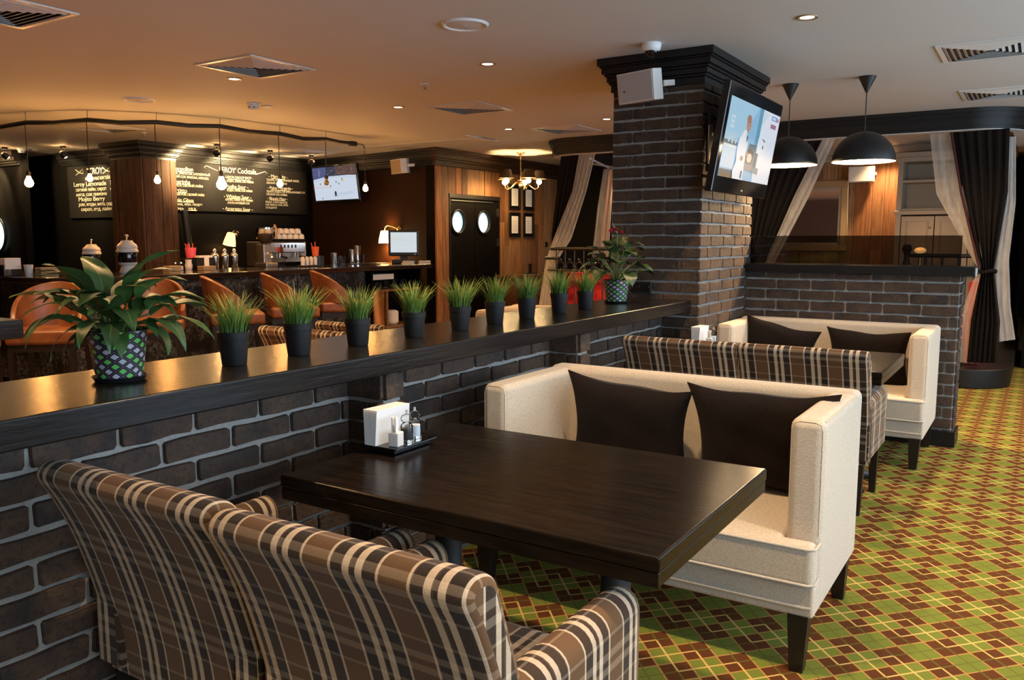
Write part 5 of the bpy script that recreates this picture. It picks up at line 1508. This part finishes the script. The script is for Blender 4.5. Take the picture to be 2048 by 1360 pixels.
# ================================================================ bar stools
def make_stool():
    t = thing('bar_stool', '', 'bar stool', group='tan leather bar stools')
    # faces +x. seat
    rob('seat', MB().box(-.22,.24,-.235,.235,.69,.80), .03, MT['leather'], t, 4)
    def shell(u, v):
        th = (u-.5)*R(215)
        hgt = .34*max(.0, math.cos(th*.80))**.55
        r = .225
        x_ = -r*math.cos(th)*.98-.005*v; y_ = r*1.03*math.sin(th)
        lean = -.05*v*math.cos(th)
        return (x_+lean, y_, .785+hgt*v)
    m = MB().grid(shell, 28, 8)
    o = ob('backrest', m, MT['leather'], t, 80)
    s = o.modifiers.new('thick', 'SOLIDIFY'); s.thickness = .035; s.offset = 0
    b = o.modifiers.new('round', 'BEVEL'); b.width = .012; b.segments = 3; b.limit_method = 'ANGLE'
    for x_, y_ in ((-.19,-.20),(-.19,.20),(.20,-.20),(.20,.20)):
        k = 1.06
        a = .02
        vs = [(x_-a,y_-a,.69),(x_+a,y_-a,.69),(x_+a,y_+a,.69),(x_-a,y_+a,.69),(x_*k-a*.7,y_*k-a*.7,0),(x_*k+a*.7,y_*k-a*.7,0),(x_*k+a*.7,y_*k+a*.7,0),(x_*k-a*.7,y_*k+a*.7,0)]
        ob('leg', MB().add(vs, [(0,1,2,3),(7,6,5,4),(0,4,5,1),(1,5,6,2),(2,6,7,3),(3,7,4,0)]), MT['leg'], t)
    for y_ in (-.205,.205): ob('rail', MB().box(-.19,.20,y_-.012,y_+.012,.28,.31), MT['leg'], t); ob('seat_rail', MB().box(-.19,.20,y_-.014,y_+.014,.64,.69), MT['leg'], t)
    for x_ in (-.195,.205): ob('rail', MB().box(x_-.012,x_+.012,-.20,.20,.22,.25), MT['leg'], t); ob('seat_rail', MB().box(x_-.014,x_+.014,-.20,.20,.64,.69), MT['leg'], t)
    return t
st = make_stool()
st.location = (3.33, 6.20, 0); st.rotation_euler = (0,0,R(225)); st['label'] = 'tan leather bar stool left of the leafy plant, facing the room'
for x, y, a, l in ((2.62,6.15,215,'tan leather bar stool cut off by the left edge'),(4.16,6.15,232,'tan leather bar stool right behind the leafy plant'),(4.98,6.15,-35,'tan leather bar stool behind the first grass pot'),(5.72,6.22,-35,'tan leather bar stool behind the second grass pot'),(6.45,6.30,-35,'tan leather bar stool behind the third grass pot')):
    dup(st, (x, y, 0), R(a), l)

# ================================================================ entrance wall things
for i, (x0, z0, l) in enumerate(((11.03,1.91,'framed certificate in the upper row, nearer the door'),(11.45,1.91,'framed certificate in the upper row, farther from the door'),(11.03,1.48,'framed certificate in the lower row, nearer the door'),(11.45,1.48,'framed certificate in the lower row, farther from the door'))):
    t = thing('framed_certificate', l, 'picture', (x0, EW-.045, z0), 0, 'framed certificates by the door')
    rob('frame', MB().box(0,.32,-.02,.0,0,.03).box(0,.32,-.02,0,.36,.39).box(0,.03,-.02,0,.03,.36).box(.29,.32,-.02,0,.03,.36), .004, MT['matblack'], t)
    ob('mount', MB().box(.03,.29,-.008,0,.03,.36), MT['walldark'], t)
    ob('sheet', MB().box(.065,.255,-.011,-.0085,.06,.33), MT['paper'], t)
    for k in range(6): ob('print_line', MB().box(.08,.24,-.0125,-.0112,.10+.03*k,.106+.03*k), MT['grille'], t)
sd = thing('sideboard', 'wooden sideboard under the framed certificates', 'sideboard', (11.15,6.88,0))
rob('carcass', MB().box(-.50,.62,-.16,.16,.04,.86), .006, MT['sideboard'], sd)
rob('top', MB().box(-.54,.66,-.20,.17,.86,.90), .006, MT['sideboard'], sd)
for x0 in (-.46, .08):
    d = rob('door', MB().box(x0,x0+.50,-.18,-.16,.10,.62), .006, MT['sideboard'], sd)
    ob('door_panel', MB().box(x0+.07,x0+.43,-.186,-.18,.17,.55), MT['crown_brown'], d)
    dr = rob('drawer', MB().box(x0,x0+.50,-.18,-.16,.66,.84), .006, MT['sideboard'], sd)
    ob('knob', MB().ball((x0+.25,-.195,.75), .018), MT['brass'], dr, 60)
t = thing('desk_stand', 'small black stand on the sideboard', 'stand', (11.30,6.85,.9005))
rob('base', MB().box(-.12,.12,-.06,.06,0,.02), .004, MT['black'], t); ob('post', MB().box(-.02,.02,-.02,.02,.02,.16), MT['black'], t)
tag(rob('light_switch', MB().box(12.15,12.25,EW-.045,EW-.033,1.32,1.40), .003, MT['brass']), 'small brass switch plate on the plank wall beside the sheer curtain', 'switch')
so = thing('power_sockets', 'black double power socket on the pillar just above the shelf', 'socket', (5.418,2.36,1.115), R(-90))
rob('plate', MB().box(-.075,.075,-.022,-.008,-.04,.04), .004, MT['black'], so)
for x_ in (-.037,.037):
    ob('socket_well', MB().lathe([(.024,0),(.022,.003),(.018,.003),(.017,-.004),(.001,-.004)], 18, cap=False), MT['gloss'], so, 40, loc=(x_,-.021,0), rot=(R(90),0,0))

# ================================================================ booth things
def drape(name, mat, stations, folds, amp, nv=30, parent=None):
    """stations: (s, a(Vector), b(Vector)) rows from top to bottom; folds ripple along the row normal"""
    def row(v):
        for i in range(len(stations)-1):
            s0, a0, b0 = stations[i]; s1, a1, b1 = stations[i+1]
            if v <= s1 or i == len(stations)-2:
                q = (v-s0)/(s1-s0); q = q*q*(3-2*q)*.5+q*.5
                return a0.lerp(a1, q), b0.lerp(b1, q)
    def fn(u, v):
        a, b = row(v); p_ = a.lerp(b, u); d = (b-a); d.z = 0
        L_ = d.length
        n_ = Vector((-d.y, d.x, 0)).normalized() if L_ > 1e-6 else Vector((1,0,0))
        k = amp*min(1, .35+v)*(.45 if name == 'voile' else 1)
        return tuple(p_+n_*k*(math.sin(2*math.pi*folds*u+v*1.2)+.35*math.sin(2*math.pi*folds*1.7*u+2-v*2)))
    return ob(name, MB().grid(fn, max(40, int(folds*12)), nv), mat, parent, 80)
V = Vector
t = thing('booth_curtain', 'dark curtain with white voile tied back at the right end of the booth', 'curtain', (0,0,0))
drape('dark_drape', MT['darkcloth'], [(0,V((9.33,.82,2.49)),V((9.28,.33,2.49))),(.30,V((9.32,.70,1.9)),V((9.27,.31,1.9))),(.60,V((9.28,.49,1.15)),V((9.27,.38,1.15))),(.80,V((9.30,.55,.65)),V((9.27,.30,.65))),(1,V((9.30,.56,.23)),V((9.27,.30,.25)))], 6, .022, parent=t)
drape('voile', MT['sheer'], [(0,V((9.38,1.02,2.49)),V((9.36,.74,2.49))),(.3,V((9.37,.93,1.9)),V((9.33,.66,1.9))),(.6,V((9.32,.52,1.16)),V((9.30,.44,1.16))),(.8,V((9.36,.66,.65)),V((9.34,.48,.65))),(1,V((9.36,.64,.22)),V((9.34,.50,.22)))], 3, .018, parent=t)
drape('voile', MT['sheer'], [(0,V((9.34,.36,2.42)),V((9.40,.28,2.42))),(.35,V((9.34,.34,1.8)),V((9.38,.24,1.8))),(.6,V((9.30,.38,1.17)),V((9.34,.26,1.25))),(.78,V((9.33,.36,.80)),V((9.36,.22,.80))),(1,V((9.33,.31,.45)),V((9.38,.16,.48)))], 3, .015, parent=t)
ob('tie_band', MB().tube([(9.275+.055*math.cos(2*math.pi*k/20),.435+.07*math.sin(2*math.pi*k/20),1.14+.01*math.sin(4*math.pi*k/20)) for k in range(20)], .018, 8, True), MT['darkcloth'], t, 60)
MT['redtrim'] = plain('red_velvet_edge', (.06,.006,.005), .9)
ob('red_edging', MB().tube([(9.31,.825,2.49),(9.30,.705,1.9),(9.27,.50,1.15)], .012, 6), MT['redtrim'], t, 60)
t = thing('booth_curtain', 'dark curtain with a slanting white voile edge behind the pillar television', 'curtain', (0,0,0))
drape('dark_drape', MT['darkcloth'], [(0,V((9.33,2.85,2.49)),V((9.33,2.02,2.49))),(.45,V((9.33,2.87,1.9)),V((9.33,2.28,1.9))),(.85,V((9.33,2.85,1.25)),V((9.33,2.55,1.25))),(1,V((9.33,2.84,.95)),V((9.33,2.62,.95)))], 8, .022, parent=t)
drape('voile', MT['sheer'], [(0,V((9.28,2.03,2.49)),V((9.28,1.90,2.49))),(.45,V((9.28,2.30,1.9)),V((9.28,2.14,1.9))),(.9,V((9.28,2.56,1.25)),V((9.28,2.45,1.25))),(1,V((9.28,2.60,1.1)),V((9.28,2.52,1.1)))], 2, .012, parent=t)
t = thing('booth_curtain', 'white voile curtain swept aside at the left end of the booth', 'curtain', (0,0,0))
drape('voile', MT['sheer'], [(0,V((9.30,4.93,2.50)),V((9.30,4.70,2.50))),(.30,V((9.30,5.02,2.05)),V((9.30,4.82,2.05))),(.52,V((9.28,5.28,1.45)),V((9.28,5.02,1.45))),(.64,V((9.26,5.38,1.18)),V((9.26,5.20,1.18))),(1,V((9.26,5.52,.40)),V((9.26,5.30,.40)))], 4, .018, parent=t)
drape('dark_drape', MT['darkcloth'], [(0,V((9.36,5.22,2.50)),V((9.36,4.86,2.50))),(.5,V((9.36,5.36,1.5)),V((9.36,5.14,1.5))),(1,V((9.36,5.38,.3)),V((9.36,5.22,.3)))], 5, .02, parent=t)
t = thing('booth_curtain', 'narrow voile curtain hanging just left of the brick pillar', 'curtain', (0,0,0))
drape('voile', MT['sheer'], [(0,V((10.6,5.23,2.42)),V((10.6,5.06,2.42))),(.5,V((10.6,5.32,1.9)),V((10.6,5.10,1.9))),(1,V((10.6,5.40,1.2)),V((10.6,5.14,1.2)))], 3, .02, parent=t)
drape('copper_lining', MT['copper'], [(0,V((10.66,5.18,2.40)),V((10.66,5.10,2.40))),(1,V((10.66,5.32,1.2)),V((10.66,5.18,1.2)))], 2, .02, parent=t)
tag(ob('curtain_rod', MB().tube([(9.34,4.80,2.44),(10.7,5.2,2.44)], .014, 8), MT['white'], None, 60), 'white curtain rod under the left end of the pelmet', 'rod')
# railing with wrought-iron rings, left booth
rl = thing('iron_railing', 'black railing with round iron scrolls in front of the red bench', 'railing', (0,0,0))
ob('top_rail', MB().tube([(9.15,5.24,1.33),(9.15,4.0,1.33)], .022, 8), MT['matblack'], rl, 60)
ob('lower_rail', MB().tube([(9.15,5.28,1.06),(9.15,4.0,1.06)], .014, 8), MT['matblack'], rl, 60)
ob('side_rail', MB().tube([(9.15,5.32,1.21),(9.15,5.12,1.21)], .02, 8), MT['matblack'], rl, 60)
for k in range(9):
    y_ = 5.16-.13*k
    b_ = ob('baluster', MB().tube([(9.15,y_,.19),(9.15,y_,1.33)], .008, 6), MT['matblack'], rl, 60)
    ob('scroll', MB().tube([(9.15,y_-.065+.05*math.cos(2*math.pi*q/16),1.115+.05*math.sin(2*math.pi*q/16)) for q in range(16)], .010, 6, True), MT['gloss'], rl, 60)
    ob('scroll', MB().ball((9.15,y_-.065,1.19), .022), MT['gloss'], rl, 60)
def bench(loc, rz, w_, label):
    t = thing('red_bench', label, 'bench', loc, rz, 'red velvet benches')
    rob('seat', MB().box(-w_/2,w_/2,-.02,.50,.20,.46), .04, MT['red'], t, 3)
    x = -w_/2
    while x < w_/2-.05:
        q = min(.30, w_/2-x)
        rob('back_panel', MB().box(x,x+q,-.16,-.02,.0,.84), .03, MT['red'], t, 3)
        x += q
bench((9.68,4.55,.19), R(-90), 1.5, 'red velvet bench behind the iron railing, left of the pillar')
bench((9.92,.62,.19), R(0), .9, 'red velvet bench beside the right-hand curtain')
# mirror, cabinet and inner railing
mi = thing('wall_mirror', 'gilt framed mirror on the booth wall, half hidden by the curtain', 'mirror', (12.28,2.80,1.28), R(-90))
rob('frame', MB().box(-.50,.50,-.05,-.005,0,.09).box(-.50,.50,-.05,-.005,.89,.98).box(-.50,-.41,-.05,-.005,.09,.89).box(.41,.50,-.05,-.005,.09,.89), .012, MT['gold'], mi, 2)
ob('inner_frame', MB().box(-.41,.41,-.035,-.004,.09,.12).box(-.41,.41,-.035,-.004,.86,.89).box(-.41,-.38,-.035,-.004,.12,.86).box(.38,.41,-.035,-.004,.12,.86), MT['cabinet'], mi)
ob('glass', MB().box(-.38,.38,-.012,-.004,.12,.86), MT['mirror'], mi)
cbn = thing('tall_cabinet', 'tall beige cabinet with open shelves at the back of the booth', 'cabinet', (12.05,.98,.19), R(-90))
Wc = .65
rob('side_panel', MB().box(-Wc,-Wc+.06,-.22,.25,0,2.30), .004, MT['cabinet'], cbn); rob('side_panel', MB().box(Wc-.06,Wc,-.22,.25,0,2.30), .004, MT['cabinet'], cbn)
ob('back_panel', MB().box(-Wc,Wc,.22,.25,0,2.30), MT['cabinet'], cbn)
for z in (1.62, 1.98): ob('shelf', MB().box(-Wc+.06,Wc-.06,-.19,.22,z,z+.03), MT['cabinet'], cbn)
rob('cornice', MB().box(-Wc-.03,Wc+.03,-.25,.25,2.30,2.36).box(-Wc-.015,Wc+.015,-.235,.25,2.24,2.30), .006, MT['cabinet'], cbn)
rob('waist_rail', MB().box(-Wc-.02,Wc+.02,-.25,.2,1.57,1.62), .006, MT['cabinet'], cbn)
for x0 in (-.58,-.19,.20):
    d = rob('door', MB().box(x0,x0+.38,-.225,-.20,.08,1.55), .004, MT['cabinet'], cbn)
    ob('door_panel', MB().box(x0+.08,x0+.30,-.222,-.215,.16,1.47), MT['wallpale'], d)
    ob('moulding', MB().tube([(x0+.07,-.228,.15),(x0+.31,-.228,.15),(x0+.31,-.228,1.48),(x0+.07,-.228,1.48)], .009, 6, True), MT['cabinet'], d)
    ob('knob', MB().ball((x0+.34,-.24,1.40), .014), MT['gold'], d, 60)
ir = thing('inner_railing', 'black turned railing inside the booth behind the smoked glass', 'railing', (10.6,0,0))
ob('top_rail', MB().tube([(0,1.30,1.26),(0,.55,1.26)], .022, 8), MT['matblack'], ir, 60)
ob('newel', MB().lathe([(.03,.19),(.03,1.0),(.05,1.05),(.03,1.10),(.045,1.16),(.025,1.22),(.03,1.28),(.055,1.33),(.04,1.38),(.001,1.39)], 16, (0,1.32,0)), MT['matblack'], ir, 40)
for k in range(4): ob('baluster', MB().lathe([(.012,.19),(.012,1.0),(.02,1.08),(.012,1.15),(.018,1.20),(.010,1.25)], 10, (0,1.12-.17*k,0)), MT['matblack'], ir, 40)
tl_ = thing('table_lamp', 'small glowing amber lamp inside the booth behind the smoked glass', 'lamp', (11.4,1.27,.19))
ob('shade', MB().ball((0,0,1.12), .07, sz=.55), MT['shadeamber'], tl_, 60)
ob('post', MB().lathe([(.09,0),(.09,.02),(.015,.05),(.015,1.1)], 14), MT['brass'], tl_, 40)
light('table_lamp_glow', 'POINT', (11.25,1.27,1.42), 2.5, (1.0,.5,.15), shadow_soft_size=.05)
